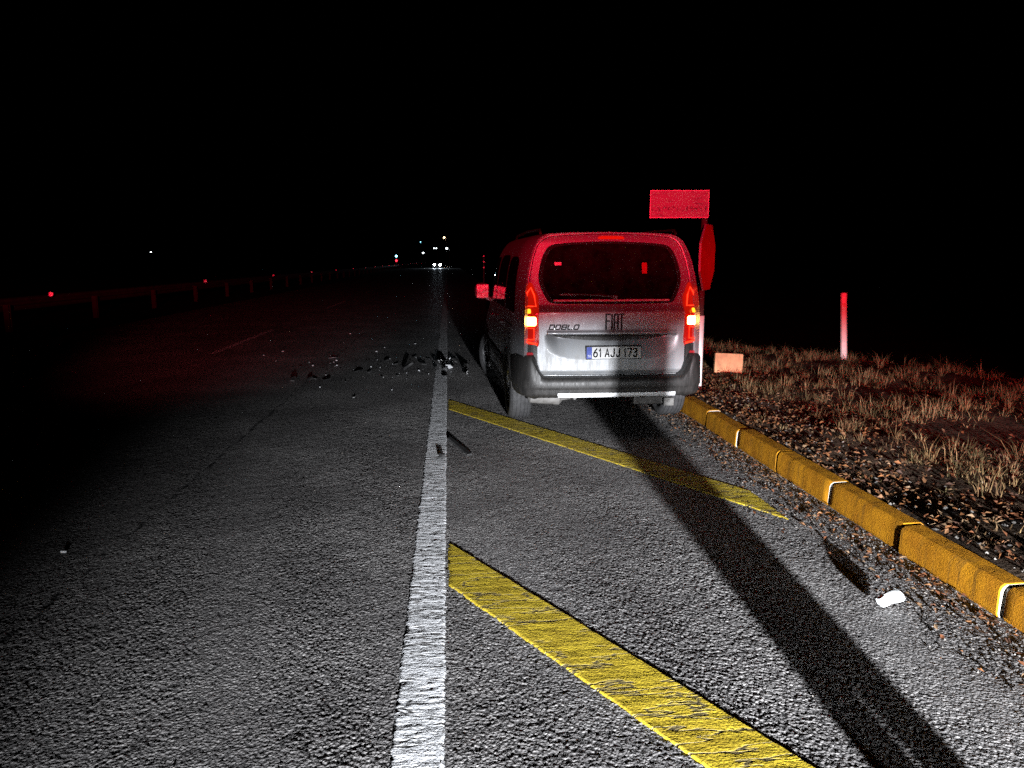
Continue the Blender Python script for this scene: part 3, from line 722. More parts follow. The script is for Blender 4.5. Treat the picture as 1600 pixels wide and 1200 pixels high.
# tail lamps
LAMP = [(-0.700, 0.832), (-0.699, 1.08), (-0.693, 1.264), (-0.722, 1.345), (-0.757, 1.418), (-0.790, 1.39), (-0.822, 1.26), (-0.838, 1.12), (-0.841, 0.95), (-0.838, 0.865), (-0.800, 0.845)]
def lamp_patch(outline, off, thick, scale=1.0, sgn=1):
    o = np.array(outline); c = o.mean(0); rows = []
    for k, (s_, dy) in enumerate(((0.02, 0), (0.35, 0), (0.7, 0), (0.93, 0), (1.0, 0.008), (1.0, thick))):
        P = c+(o-c)*s_*scale; rows.append([(sgn*p[0], float(rear_y(p[0], p[1]))*0.9-off+dy+0.004, p[1]) for p in P])
    return MB().grid(rows, closed_v=True)
LO = resample(catmull(LAMP, 8, True), 72)
def rrect(x0, x1, z0, z1, r=0.012, n=5):
    out = []
    for cx, cz, a0 in ((x1-r, z1-r, 0), (x0+r, z1-r, 90), (x0+r, z0+r, 180), (x1-r, z0+r, 270)):
        for k in range(n+1): a = R(a0+90*k/n); out.append((cx+r*math.cos(a), cz+r*math.sin(a)))
    return np.array(out)
def frame_loop(parent, name, mat, pts, rad, off, sgn):
    P = [(sgn*x, float(rear_y(x, z))*0.9-off, z) for x, z in pts]; MB().tube(P+[P[0]], rad, 6, False).build(name, mat, parent, smooth=True)
for sgn in (1, -1):
    L = lamp_patch(LO, 0.018, 0.16, 1.0, sgn).build('tail_lamp', 'red_lens', van, smooth=True, angle=50)
    lamp_patch(rrect(-0.825, -0.723, 1.020, 1.103, 0.018), 0.026, 0.012, 1, sgn).build('indicator', 'indicator_hot', L, smooth=True)
    lamp_patch(rrect(-0.824, -0.772, 1.135, 1.178, 0.012), 0.025, 0.012, 1, sgn).build('side_indicator', 'indicator_amber', L, smooth=True)
    frame_loop(L, 'light_tube', 'tail_tube', [(-0.826, 0.893), (-0.826, 1.000), (-0.745, 1.000), (-0.745, 0.893)], 0.006, 0.020, sgn)
    frame_loop(L, 'light_tube', 'tail_tube', [(-0.813, 1.20), (-0.800, 1.32), (-0.765, 1.372), (-0.735, 1.30), (-0.722, 1.20)], 0.006, 0.020, sgn)
    frame_loop(L, 'light_tube', 'tail_tube', [(-0.83, 0.872), (-0.715, 0.846), (-0.712, 0.852), (-0.826, 0.880)], 0.006, 0.020, sgn)
# rear bumper, swept round the corners up to the wheel arches
path = catmull([(0.915, 0.44), (0.912, 0.30), (0.900, 0.16), (0.868, 0.03), (0.80, -0.055), (0.66, -0.095), (0.40, -0.115), (0.0, -0.12), (-0.40, -0.115), (-0.66, -0.095), (-0.80, -0.055), (-0.868, 0.03), (-0.900, 0.16), (-0.912, 0.30), (-0.915, 0.44)], 8)
prf = [(-0.20, 0.545), (-0.10, 0.548), (-0.020, 0.545), (0.0, 0.530), (0.006, 0.50), (0.008, 0.46), (0.002, 0.445), (-0.004, 0.43), (-0.004, 0.40), (-0.02, 0.368), (-0.06, 0.352), (-0.13, 0.346)]
nrm = np.gradient(path, axis=0); nrm = np.c_[-nrm[:, 1], nrm[:, 0]]; nrm /= np.linalg.norm(nrm, axis=1)[:, None]
if nrm[len(nrm)//2][1] > 0: nrm = -nrm
bp = MB()
def bump_pt(i, o, z):
    p = path[i]+nrm[i]*o
    return (p[0], p[1], z)
rows = []
for i in range(len(path)):
    corner = float(ss(0.66, 0.80, abs(path[i][0])))
    rows.append([bump_pt(i, o, z+(corner*(z-0.43)*1.75 if z > 0.50 else 0)+ (0.0 if z > 0.35 else -0.02*corner)) for o, z in prf])
bp.grid(rows); bumper = bp.build('rear_bumper', 'black_plastic', van, smooth=True, angle=50)
for sgn in (-1, 1):     # corner pieces under the lamps, with their red reflectors
    cpn = MB(); rows = []
    for z in np.linspace(0.60, 0.845, 10):
        rows.append([(sgn*x, float(rear_y(x, z))-0.020+y_, z) for x, y_ in ((0.708, 0.02), (0.716, 0.0), (0.76, -0.004), (0.80, 0.0), (0.828, 0.012), (0.846, 0.05), (0.865, 0.16), (0.885, 0.30))])
    cpn.grid(rows); cpn.build('bumper_corner', 'black_plastic', bumper, smooth=True)
    lamp_patch(rrect(-0.812, -0.750, 0.635, 0.775, 0.012), 0.034, 0.02, 1, sgn).build('reflector', 'red_reflector', bumper, smooth=True)
sk = MB(); rows = []
for x in np.linspace(-0.535, 0.585, 30):
    y0 = -0.118+0.02*(abs(x)/0.66)**2; rows.append([(x, y0+dy, z) for dy, z in ((0.03, 0.362), (0.0, 0.364), (-0.008, 0.380), (-0.006, 0.402), (0.02, 0.408))])
sk.grid(rows); n_ = len(rows[0]); sk.build('skid_strip', 'bright_trim', bumper, smooth=True, angle=30)
# underbody, silencer, axle, wheel wells, interior
ub = MB(); ub.box(-0.70, 0.70, 0.06, 1.25, 0.37, 0.45); ub.box(-0.70, 0.70, 3.12, 4.1, 0.24, 0.42); ub.box(-0.82, 0.82, 1.22, 3.15, 0.22, 0.45); ub.build('underbody', 'gap_black', van)
sil_ = MB(); sil_.tube([(-0.78, 0.17, 0.335), (-0.755, 0.17, 0.33), (-0.48, 0.15, 0.31), (-0.455, 0.15, 0.31)], [0.03, 0.062, 0.062, 0.03], 14); sil_.tube([(-0.48, 0.12, 0.31), (-0.38, 0.06, 0.335), (-0.36, -0.03, 0.345)], 0.017, 8)
sil_.build('silencer', 'dull_steel', van, smooth=True)
tb = MB(); tb.box(0.22, 0.56, 0.02, 0.05, 0.262, 0.335); tb.box(0.50, 0.60, -0.04, 0.03, 0.252, 0.330); tb.box(0.20, 0.235, -0.06, 0.02, 0.28, 0.37); tb.tube([(0.545, -0.05, 0.30), (0.545, -0.035, 0.30)], 0.016, 10); tb.build('towing_bracket', 'dull_steel', van, bevel=0.006)
ax = MB(); ax.tube([(-0.70, 0.80, 0.30), (0.70, 0.80, 0.30)], 0.04, 10); ax.tube([(-0.55, 0.80, 0.30), (-0.55, 1.3, 0.36)], 0.035, 8); ax.tube([(0.55, 0.80, 0.30), (0.55, 1.3, 0.36)], 0.035, 8); ax.build('rear_axle', 'gap_black', van, smooth=True)
for c in YA:
    for sgn in (-1, 1):
        ww = MB(); arc = [(c+(AR+.012)*math.cos(a), AZ+(AR+.012)*math.sin(a)) for a in np.linspace(-0.25, math.pi+(0.25 if c > 2 else -0.12), 28)]
        ww.grid([[(sgn*x, y, z) for y, z in arc] for x in (0.62, 0.90)]); ww.add([(sgn*0.625, y, z) for y, z in arc], [tuple(range(28))]); ww.build('wheel_well', 'gap_black', van)
        cl = MB(); rows = []
        for a in np.linspace(-0.22, math.pi+(0.22 if c > 2 else -0.14), 40):
            row = []
            for rr, off in ((AR-0.012, -0.03), (AR-0.012, 0.012), (AR+0.02, 0.018), (AR+0.055, 0.012), (AR+0.062, -0.002)):
                y, z = c+rr*math.cos(a), AZ+rr*math.sin(a); y_ = min(max(y, 0.02), LEN-.02); row.append((sgn*(side_x(y_, max(z, 0.22))+off), yshift(y, z), z))
            rows.append(row)
        cl.grid(rows); cl.build('arch_trim', 'black_plastic', van, smooth=True, angle=50)
for sgn in (-1, 1):
    ys_ = np.linspace(1.20, 3.18, 30)
    s2 = MB(); s2.grid([[(sgn*(side_x(y, z)+o), y, z) for z, o in ((0.21, -0.02), (0.215, 0.010), (0.30, 0.016), (0.335, 0.004))] for y in ys_]); s2.build('sill_trim', 'black_plastic', van, smooth=True)
    s2 = MB(); s2.grid([[(sgn*(side_x(y, z)+o), y, z) for z, o in ((0.50, 0.001), (0.51, 0.014), (0.59, 0.014), (0.60, 0.001))] for y in np.linspace(1.24, 3.10, 30)]); s2.build('door_moulding', 'black_plastic', van, smooth=True)
    for (y0, y1, zt_) in ((0.30, 1.02, 1.66), (1.10, 2.02, 1.68), (2.12, 2.98, 1.66)):
        w_ = MB(); rows = []
        for i in range(13):
            row = []
            for j in range(9):
                t = j/8; z0 = 1.13; y = y0+(y1-y0)*i/12
                if y0 > 2: zz = z0+(min(zt_, max(z0+.06, ztop(y+0.06)-0.16))-z0)*t
                else: zz = z0+(zt_-z0)*t*(1-0.10*(abs(i-6)/6)**6)
                row.append((sgn*(side_x(y, zz)+0.004), yshift(y, zz), zz))
            rows.append(row)
        w_.grid(rows); w_.build('side_window', 'privacy_glass', van, smooth=True)
    for y in (1.06, 2.07, 3.05):
        sm = MB(); sm.grid([[(sgn*(side_x(y+d_, z)+0.0015), yshift(y+d_, z), z) for d_ in (-0.004, 0.004)] for z in np.linspace(0.36, 1.62, 24) if z < ztop(y)-.12]); sm.build('door_seam', 'gap_black', van)
    rl = MB(); rl.grid([[(sgn*(side_x(y, z)+0.002), y, z) for z in (0.985, 1.005)] for y in np.linspace(0.42, 1.1, 12)]); rl.build('sliding_door_rail', 'gap_black', van)
    for y in (1.22, 2.22):
        h_ = MB(); h_.tube([(sgn*(side_x(y+t, 0.965)+o), y+t, 0.965) for t, o in ((0, 0.0), (0.02, 0.03), (0.10, 0.036), (0.18, 0.03), (0.20, 0.0))], 0.013, 8); h_.build('door_handle', 'alloy', van, smooth=True)
    rr_ = MB(); rr_.tube([(sgn*0.655, 0.25, 1.872), (sgn*0.655, 0.30, 1.905), (sgn*0.655, 1.2, 1.918), (sgn*0.655, 2.1, 1.905), (sgn*0.655, 2.2, 1.862)], 0.014, 8); rr_.build('roof_rail', 'black_plastic', van, smooth=True)
    # door mirror
    mm_ = MB(); rows = []
    for k in range(9):
        a = math.pi*k/8-math.pi/2; s_ = math.cos(a)**0.45 if abs(a) < 1.56 else 0.12
        rows.append([(sgn*(1.015+0.098*s_*math.copysign(abs(math.cos(b_))**0.6, math.cos(b_))), 3.01+0.075*math.sin(a), 1.225+0.105*s_*math.copysign(abs(math.sin(b_))**0.6, math.sin(b_))) for b_ in np.linspace(0, 2*math.pi, 24, endpoint=False)])
    mm_.grid(rows, closed_v=True); o_ = len(mm_.v); mm_.f += [tuple(range(24)), tuple(range(8*24, 9*24))]; mm_.mi += [0, 0]
    mm_.tube([(sgn*0.86, 3.03, 1.10), (sgn*0.96, 3.02, 1.14)], 0.028, 8)
    mir = mm_.build('door_mirror', 'silver_paint', van, smooth=True)
    mg = MB(); mg.grid([[(sgn*x, 2.936, z) for x in (0.94, 1.09)] for z in (1.14, 1.31)]); mg.build('mirror_glass', 'steel', mir)
ws = MB(); rows = []
for y in np.linspace(2.66, 3.55, 16):
    x, z = prof(y, 64); xi = np.linspace(-0.92, 0.92, 14)*float(np.interp(0.93, np.linspace(0, 1, 64), x)+0.0)
    zt = ztop(y); rows.append([(xv, y-0.004, float(zt-0.045*(abs(xv)/0.7)**3)+0.010) for xv in np.linspace(-0.60, 0.60, 14)])
ws.grid(rows); ws.build('windscreen', 'privacy_glass', van, smooth=True)
for sgn in (-1, 1):
    hl = MB(); hl.grid([[(sgn*(side_x(y, z)+0.006), y, z) for z in np.linspace(0.74, 0.90, 5) if True] for y in np.linspace(3.98, 4.24, 8)]); hl.build('headlamp', 'bright_trim', van, smooth=True)
grl = MB(); grl.box(-0.55, 0.55, LEN, LEN+0.03, 0.32, 0.60); grl.build('front_grille', 'black_plastic', van, bevel=0.01)
for (x, y) in ((-0.36, 2.1), (0.36, 2.1), (-0.48, 1.15), (0.0, 1.15), (0.48, 1.15)):
    st = MB(); st.add(*(lambda w, d: ([(x-w, y-d, 0.62), (x+w, y-d, 0.62), (x+w*.9, y-d-.16, 1.22), (x-w*.9, y-d-.16, 1.22), (x-w, y+.1-d, 0.62), (x+w, y+.1-d, 0.62), (x+w*.9, y-.06-d, 1.22), (x-w*.9, y-.06-d, 1.22)], [(0, 1, 2, 3), (7, 6, 5, 4), (0, 4, 5, 1), (1, 5, 6, 2), (2, 6, 7, 3), (3, 7, 4, 0)]))(0.21, 0.0))
    st.box(x-.23, x+.23, y, y+.48, 0.45, 0.62)
    so = st.build('seat', 'seat_cloth', van, bevel=0.03, smooth=True)
    hr = MB(); hr.box(x-.11, x+.11, y-.22, y-.12, 1.27, 1.43); hr.build('headrest', 'seat_cloth', so, bevel=0.03, smooth=True)
lf = MB(); lf.box(-0.72, 0.72, 0.12, 3.3, 0.42, 0.46); lf.build('cabin_floor', 'seat_cloth', van)
# wheels
def wheel(c, sgn, steer=0.0):
    w = empty('wheel', (sgn*0.80, c, 0.315), steer if sgn else 0); w.parent = van
    TR = 0.315; ty = MB(); p = []
    xs_ = [(-0.100, 0.215), (-0.112, 0.235), (-0.114, 0.27), (-0.104, 0.302), (-0.092, 0.3115)]
    tread = []
    for a, b_ in ((-0.086, -0.052), (-0.046, -0.012), (-0.006, 0.030), (0.036, 0.062), (0.068, 0.086)):
        tread += [(a, TR-0.008), (a+.002, TR), (b_-.002, TR), (b_, TR-0.008)]
    ty.lathe_x(xs_+tread+[(-a, b_) for a, b_ in xs_[::-1]], 64); tyre = ty.build('tyre', 'rubber', w, smooth=True, angle=35)
    blk = MB()       # shoulder sipes
    for k in range(60):
        a = 2*math.pi*k/60
        for s_ in (-1, 1):
            pts = []
            for (xx, rr) in ((s_*0.070, TR+0.0006), (s_*0.097, 0.3105)):
                for da in (-0.012, 0.012): pts.append((xx, rr*math.cos(a+da), rr*math.sin(a+da)))
            blk.add(pts, [(0, 1, 3, 2)])
    tag(blk.build('tread_grooves', 'gap_black', tyre), kind='stuff')
    rm = MB(); o_ = sgn*0.085
    rm.lathe_x([(o_*0.2-sgn*.12, 0.205), (o_*0.9, 0.205), (o_*1.12, 0.214), (o_*1.15, 0.208), (o_*1.0, 0.192), (o_*0.2, 0.185), (-o_*0.9, 0.19)], 48); rim = rm.build('rim', 'alloy', w, smooth=True, angle=35)
    for k in range(5):
        a = 2*math.pi*k/5; sp = MB(); ca, sa = math.cos(a), math.sin(a); pts = []
        for r_, hw, d in ((0.03, 0.030, 0.07), (0.12, 0.022, 0.078), (0.198, 0.034, 0.083)):
            for (u, xx) in ((-hw, d-.02), (-hw*.6, d), (hw*.6, d), (hw, d-.02)): pts.append((sgn*xx, r_*ca-u*sa, r_*sa+u*ca))
        sp.grid([pts[0:4], pts[4:8], pts[8:12]]); sp.build('spoke', 'alloy', rim, smooth=True)
    hbb = MB(); hbb.lathe_x([(sgn*.03, .13), (sgn*.035, 0.125), (sgn*.06, .05), (sgn*.078, .045), (sgn*.082, .03), (sgn*.082, 0.001)], 24); hbb.build('hub', 'gap_black', rim, smooth=True)
for c in YA:
    for sgn in (-1, 1): wheel(c, sgn, R(22) if c > 2 else 0.0)

# ------------------------------------------------------------------ signs, posts, block, litter
sp_ = empty('sign_post', (2.955, 8.50, 0.0))
tag(sp_, 'white sign pole beside the kerb carrying an edge-on octagonal sign and a small plate', 'road sign')
p = MB(); p.tube([(0, 0, -0.1), (0, 0, 2.40), (0, 0, 2.412)], [0.036, 0.036, 0.026], 20); p.build('pole', 'dark_steel', sp_, smooth=True)
p = MB(); p.tube([(0, 0, 0.05), (0, 0, 0.06), (0, 0, 0.97), (0, 0, 0.98)], [0.040, 0.045, 0.045, 0.040], 20); p.build('white_sleeve', 'white_pole', sp_, smooth=True, angle=30)
oc = MB(); octo = [(0.405*math.cos(R(22.5+45*k)), 0.405*math.sin(R(22.5+45*k))) for k in range(8)]
oc.prism(octo, -0.004, 0.004); oc.prism([(x*1.0, z*1.0) for x, z in octo], 0.0045, 0.0050) if False else None
o = oc.build('octagon_panel', 'galvanised', sp_, loc=(0.046, -0.028, 1.655), rot=(0, 0, R(238.4))); oct_o = o
fc = MB(); fc.prism([(x*.985, z*.985) for x, z in octo], 0.0045, 0.006); fc.build('sign_face', 'red_sheet', oct_o)
rim_ = MB(); rows = [[(x*k, y, z*k) for x, z in octo] for k, y in ((1.0, -0.004), (1.0, -0.018), (0.985, -0.018), (0.985, -0.0045))]; rim_.grid(rows, closed_v=True); rim_.build('folded_rim', 'galvanised', oct_o)
for z_ in (-0.16, 0.12): MB().box(-0.06, 0.06, -0.03, -0.006, z_, z_+.04).build('clamp', 'galvanised', oct_o)
m, nt, b = new_mat('plate_back'); co = coords(nt, 'obj')
stn = nd(nt, 'ShaderNodeMapping'); stn.inputs['Scale'].default_value = (5, 1, 26); nt.links.new(co, stn.inputs[0])
c_ = ramp(nt, noise(nt, stn.outputs[0], 1, 5, 0.7), [(0.34, (0.13, 0.13, 0.14)), (0.46, (0.33, 0.33, 0.34))]).outputs[0]
sz = nd(nt, 'ShaderNodeSeparateXYZ'); nt.links.new(co, sz.inputs[0])
band = ramp(nt, mth(nt, 'ABSOLUTE', mth(nt, 'SUBTRACT', sz.outputs[2], 2.205)), [(0.015, 1.0), (0.04, 0.0)]).outputs[0]   # rubbed-off print
pm = nd(nt, 'ShaderNodeMapping'); pm.inputs['Scale'].default_value = (38, 1, 30); nt.links.new(co, pm.inputs[0])
mk_ = ramp(nt, noise(nt, pm.outputs[0], 1, 2, 0.5), [(0.50, 0.0), (0.60, 0.8)]).outputs[0]
c_ = mixc(nt, mth(nt, 'MULTIPLY', band, mk_), c_, (0.05, 0.05, 0.055))
nt.links.new(c_, b.inputs['Base Color']); setp(b, rough=0.5, metal=0.1)
pn = MB(); pn.box(-0.645, 0.02, -0.012, -0.008, 2.105, 2.405); pp = pn.build('name_plate', 'plate_back', sp_, loc=(0, -0.045, 0.0), rot=(0, 0, R(-6)), bevel=0.0015)
ed = MB(); ed.box(-0.648, 0.023, -0.020, -0.0125, 2.100, 2.110); ed.box(-0.648, 0.023, -0.020, -0.0125, 2.400, 2.410); ed.box(-0.648, -0.639, -0.020, -0.0125, 2.1105, 2.3995); ed.box(0.014, 0.023, -0.020, -0.0125, 2.1105, 2.3995); ed.build('folded_rim', 'bright_trim', pp)

dl = empty('delineator_post', (5.80, 10.36, float(verge_z(5.80, 10.36))-0.03))
dl.rotation_euler = (0, R(-4), R(-20))
tag(dl, 'slim white plastic delineator post standing alone on the crest of the verge', 'marker post')
p = MB(); p.add([(x*s_, y*s_, z) for z, s_ in ((0, 1.0), (0.98, 0.94)) for x, y in ((-0.048, 0), (-0.03, -0.026), (0.03, -0.026), (0.048, 0), (0.0, 0.05))] + [(-0.045, 0, 1.0), (-0.028, -0.022, 1.0), (0.028, -0.022, 1.0), (0.045, 0, 1.0), (0, 0.045, 1.02)],
    [(i, (i+1) % 5, (i+1) % 5+5, i+5) for i in range(5)]+[(5+i, 5+(i+1) % 5, 10+(i+1) % 5, 10+i) for i in range(5)]+[(10, 11, 12, 13, 14)]); p.build('post', 'white_pole', dl, bevel=0.004, smooth=True)
p = MB(); p.box(-0.024, 0.024, -0.0275, -0.0245, 0.74, 0.86); p.build('reflector', 'red_reflector', dl)

bz = float(verge_z(3.70, 9.45))
mk = MB(); mk.box(-0.185, 0.185, -0.08, 0.08, -0.05, 0.245); o = mk.build('concrete_block', 'sandy_block', loc=(3.70, 9.50, bz), rot=(R(-6), R(2), R(-10)), bevel=0.018, smooth=True)
tag(o, 'pale concrete block half sunk in the dry grass behind the van', 'concrete block')

# crushed clear plastic cup lying in the gutter
cup = MB(); r_ = random.Random(5); rows = []
for k, (t, rad) in enumerate(((0, 0.022), (0.004, 0.027), (0.03, 0.030), (0.055, 0.034), (0.085, 0.038), (0.10, 0.040), (0.104, 0.043), (0.107, 0.040))):
    rows.append([(t, (rad+r_.uniform(-.006, .006))*math.cos(a), max(-0.026, 0.72*(rad+r_.uniform(-.008, .008))*math.sin(a))) for a in np.linspace(0, 2*math.pi, 18, endpoint=False)])
cup.grid(rows, closed_v=True); cup.f.append(tuple(range(18))); cup.mi.append(0)
o = cup.build('plastic_cup', 'clear_plastic', loc=(2.00, 3.10, 0.034), rot=(0, R(-14), R(12)), smooth=True, angle=25)
sd = o.modifiers.new('shell', 'SOLIDIFY'); sd.thickness = 0.0012
tag(o, 'crumpled clear plastic cup on the asphalt throwing a long shadow', 'cup')

# crash debris
def ground_pt(px, py):
    f, H = 1155, 1.62; th = R(9.486); ps = R(4.881)
    F = Vector((math.sin(ps)*math.cos(th), math.cos(ps)*math.cos(th), -math.sin(th))); Rg = Vector((math.cos(ps), -math.sin(ps), 0)); U = Rg.cross(F)
    d = F+Rg*(px-800)/f-U*(py-600)/f; t = -H/d.z; return d.x*t, d.y*t
def shard(name, x, y, s, mat, seed, thick=0.012, tilt=0.5, elong=1.6, rz=None):
    r = random.Random(seed); n = r.randint(5, 7)
    ring = [(s*elong*math.cos(2*math.pi*k/n)*r.uniform(.55, 1.1), s*math.sin(2*math.pi*k/n)*r.uniform(.5, 1.1)) for k in range(n)]
    bend = r.uniform(.1, .5)*s
    mb = MB(); mb.add([(a, b_, -thick/2+bend*(a/s)**2*.3) for a, b_ in ring]+[(a*.92, b_*.9, thick/2+bend*(a/s)**2*.3) for a, b_ in ring], [tuple(range(n))[::-1], tuple(range(n, 2*n))]+[(i, (i+1) % n, (i+1) % n+n, i+n) for i in range(n)])
    o = mb.build(name, mat); o.rotation_euler = (r.uniform(-tilt, tilt), r.uniform(-tilt, tilt), r.uniform(0, 6.28) if rz is None else rz)
    bpy.context.view_layer.update()
    low = min((o.rotation_euler.to_matrix() @ v.co).z for v in o.data.vertices)
    o.location = (x, y, 0.003-low); return o
hero = [ # px, py, half size m, material, thickness, label
 (459, 596, 0.085, 'shard_black', 0.02, 'upright black plastic fragment, the outermost big one left of the line'),
 (520, 560, 0.13, 'shard_pale', 0.006, 'long pale flat strip of plastic lying behind the other debris'),
 (560, 581, 0.11, 'shard_black', 0.012, 'flat black plastic piece midway across the traffic lane'),
 (637, 577, 0.13, 'shard_black', 0.03, 'largest black bumper fragment on the lane, short of the white line'),
 (660, 571, 0.10, 'shard_black', 0.02, 'black fragment with a bright broken edge next to the white line'),
 (727, 572, 0.09, 'glint_mirror', 0.03, 'crumpled silver lamp reflector lying beside the van front wheel'),
 (691, 716, 0.035, 'shard_black', 0.03, 'small black clip lying on the right edge of the white line')]
for i, (a, b_, s, mt, tk, lab) in enumerate(hero):
    x, y = ground_pt(a, b_); o = shard('debris_fragment', x, y, s*0.8, mt, 100+i, tk, 0.55 if tk > .012 else 0.12, 1.3); tag(o, lab, 'debris', 'crash debris on the road')
x0, y0 = ground_pt(703, 687); x1, y1 = ground_pt(735, 712)
mb = MB(); L_ = math.hypot(x1-x0, y1-y0); mb.add([(-L_/2, -.022, 0), (L_/2, -.026, 0), (L_/2-.01, .024, 0), (-L_/2-.03, .016, 0), (-L_/2, -.018, .02), (L_/2, -.022, .012), (L_/2-.01, .020, .014), (-L_/2-.03, .012, .024)], [(3, 2, 1, 0), (4, 5, 6, 7), (0, 1, 5, 4), (1, 2, 6, 5), (2, 3, 7, 6), (3, 0, 4, 7)])
o = mb.build('trim_strip', 'shard_black', loc=((x0+x1)/2, (y0+y1)/2, 0.003), rot=(0, 0, math.atan2(y1-y0, x1-x0)), bevel=0.003); tag(o, 'straight black trim strip lying on the asphalt just right of the white line', 'debris', 'crash debris on the road')
sk_ = 0; chips = {}
for (a, b_, s, mt) in [(484, 594, .05, 0), (492, 593, .035, 0), (511, 596, .06, 0), (526, 564, .03, 1), (526, 572, .06, 1), (489, 572, .03, 1), (579, 583, .05, 0), (580, 574, .02, 1), (588, 550, .035, 1), (601, 544, .025, 1), (605, 564, .06, 0), (648, 559, .06, 0), (649, 538, .03, 1),
        (547, 522, .03, 1), (442, 550, .04, 1), (412, 556, .03, 1), (553, 622, .02, 0), (430, 566, .03, 0), (470, 574, .03, 0), (620, 570, .04, 0), (655, 580, .03, 1), (622, 588, .025, 0), (598, 590, .02, 0), (670, 562, .04, 0), (540, 598, .018, 0), (500, 606, .015, 1), (99, 865, .03, 1)]:
    x, y = ground_pt(a, b_); o = shard('debris_chip', x, y, s*(0.5 if mt else 0.85), 'shard_pale' if mt else 'shard_black', 300+sk_, 0.010, 0.35, 1.4); sk_ += 1
    if a == 99: tag(o, 'lone pale sliver on the near lane far from the other debris', 'debris', 'crash debris on the road')
    else: chips.setdefault(mt, []).append((-x, o))
ORD = 'first second third fourth fifth sixth seventh eighth ninth tenth eleventh twelfth thirteenth fourteenth fifteenth'.split()
for mt, L in chips.items():
    for i, (_, o) in enumerate(sorted(L, key=lambda q: q[0])): tag(o, 'small %s plastic chip on the lane, %s of its colour counting from the white line' % ('pale' if mt else 'black', ORD[i]), 'debris', 'crash debris on the road')
# glass crumbs, too fine to count
V = []; F = []; mi = []
for k in range(200):
    a, b_ = rng.normal(600, 75), rng.normal(570, 14)
    if b_ < 535 or a > 740 or a < 380: continue
    x, y = ground_pt(a, b_); s_ = rng.uniform(.004, .013); o = len(V); t = rng.uniform(0, 6.28)
    V += [(x+s_*math.cos(t+q), y+s_*math.sin(t+q), .003+rng.uniform(0, .008)) for q in (0, 2.1, 4.2)]+[(x, y, .003+s_*1.2)]
    F += [(o, o+1, o+3), (o+1, o+2, o+3), (o+2, o, o+3)]; mi += [int(rng.choice([0, 0, 0, 1, 2]))]*3
tag(fast_mesh('glass_crumbs', V, F, ['shard_black', 'shard_pale', 'glint_mirror'], mi), 'fine crumbs of broken glass and plastic strewn across the lane', 'crumbs', kind='stuff')
r_ = random.Random(11)
for i in range(22):
    a, b_ = r_.gauss(692, 6), r_.gauss(567, 10); mt = ('shard_black', 'shard_pale', 'glint_mirror')[i % 3]
    x, y = ground_pt(a, b_); o = shard('debris_chip', x, y, r_.uniform(.02, .060), mt, 400+i, 0.014, 0.9, 1.3)
    tag(o, {'shard_black': 'black broken piece in the debris heap on the white line', 'shard_pale': 'pale broken piece in the debris heap on the white line', 'glint_mirror': 'shiny broken piece in the debris heap on the white line'}[mt], 'debris', 'crash debris on the road')
for i in range(7):
    a, b_ = r_.gauss(727, 5), r_.gauss(577, 6); x, y = ground_pt(a, b_); o = shard('debris_chip', x, y, r_.uniform(.025, .05), 'glint_mirror', 500+i, 0.012, 0.9, 1.2)
    tag(o, 'shiny lamp splinter on the asphalt by the van front wheel', 'debris', 'crash debris on the road')

# ------------------------------------------------------------------ guard rail with prism reflectors on the median
def prism_cell(s, facing):
    """three mirrors at right angles, which send light back to where it came from, in a short tube"""
    mb = MB(); mb.add([(0, 0, 0), (s, 0, 0), (s, s, 0), (0, s, 0), (0, 0, s), (s, 0, s), (0, s, s)], [(0, 1, 2, 3), (0, 4, 5, 1), (0, 3, 6, 4)])
    q = Vector((1, 1, 1)).normalized().rotation_difference(Vector(facing).normalized()); mb.v = [tuple(q @ Vector(v)) for v in mb.v]
    return mb
GX = -10.25
gr = empty('guard_rail', (GX, 18.2, 0)); tag(gr, 'dark steel guard rail with reflectors running along the median', 'guard rail')
bmn = MB(); bmn.grid([[(-0.07+dx, y, z) for dx, z in ((0, .44), (-.06, .48), (-.06, .53), (0, .57), (0, .62), (-.06, .66), (-.06, .71), (0, .75))] for y in (-14, 0, 40, 120, 300)]); bmn.build('rail_beam', 'dark_steel', gr)
pp0 = None
for i in range(-3, 40):
    if pp0 is None:
        mb = MB(); mb.box(-0.06, 0.06, -0.045, -0.038, -0.1, 0.60); mb.box(-0.06, 0.06, 0.038, 0.045, -0.1, 0.60); mb.box(-0.065, -0.058, -0.0375, 0.0375, -0.1, 0.60); pp0 = o = mb.build('rail_post', 'dark_steel', gr)
    else: o = pp0.copy(); col.objects.link(o); o.parent = gr
    o.location = (0, 4.35*(i+1), 0)
rc0 = None
for i in range(0, 24):
    if rc0 is None: rc0 = o = prism_cell(0.085, (0.25, -1, 0.03)).build('rail_reflector', 'retro_prism', gr)
    else: o = rc0.copy(); col.objects.link(o); o.parent = gr
    o.location = (0, 2.0+12.4*i, 0.76)
mp_ = empty('reflector_post', (2.95, 62, -0.0)); tag(mp_, 'distant pole with three reflectors one above another, seen past the van mirror', 'marker post')
p = MB(); p.tube([(0, 0.1, -1.7), (0, 0.1, 2.1)], 0.05, 10); p.build('pole', 'galvanised', mp_)
for z in (1.04, 1.5, 1.98): prism_cell(0.10, (-0.05, -1, 0)).build('reflector', 'retro_prism', mp_, loc=(0, 0, z))

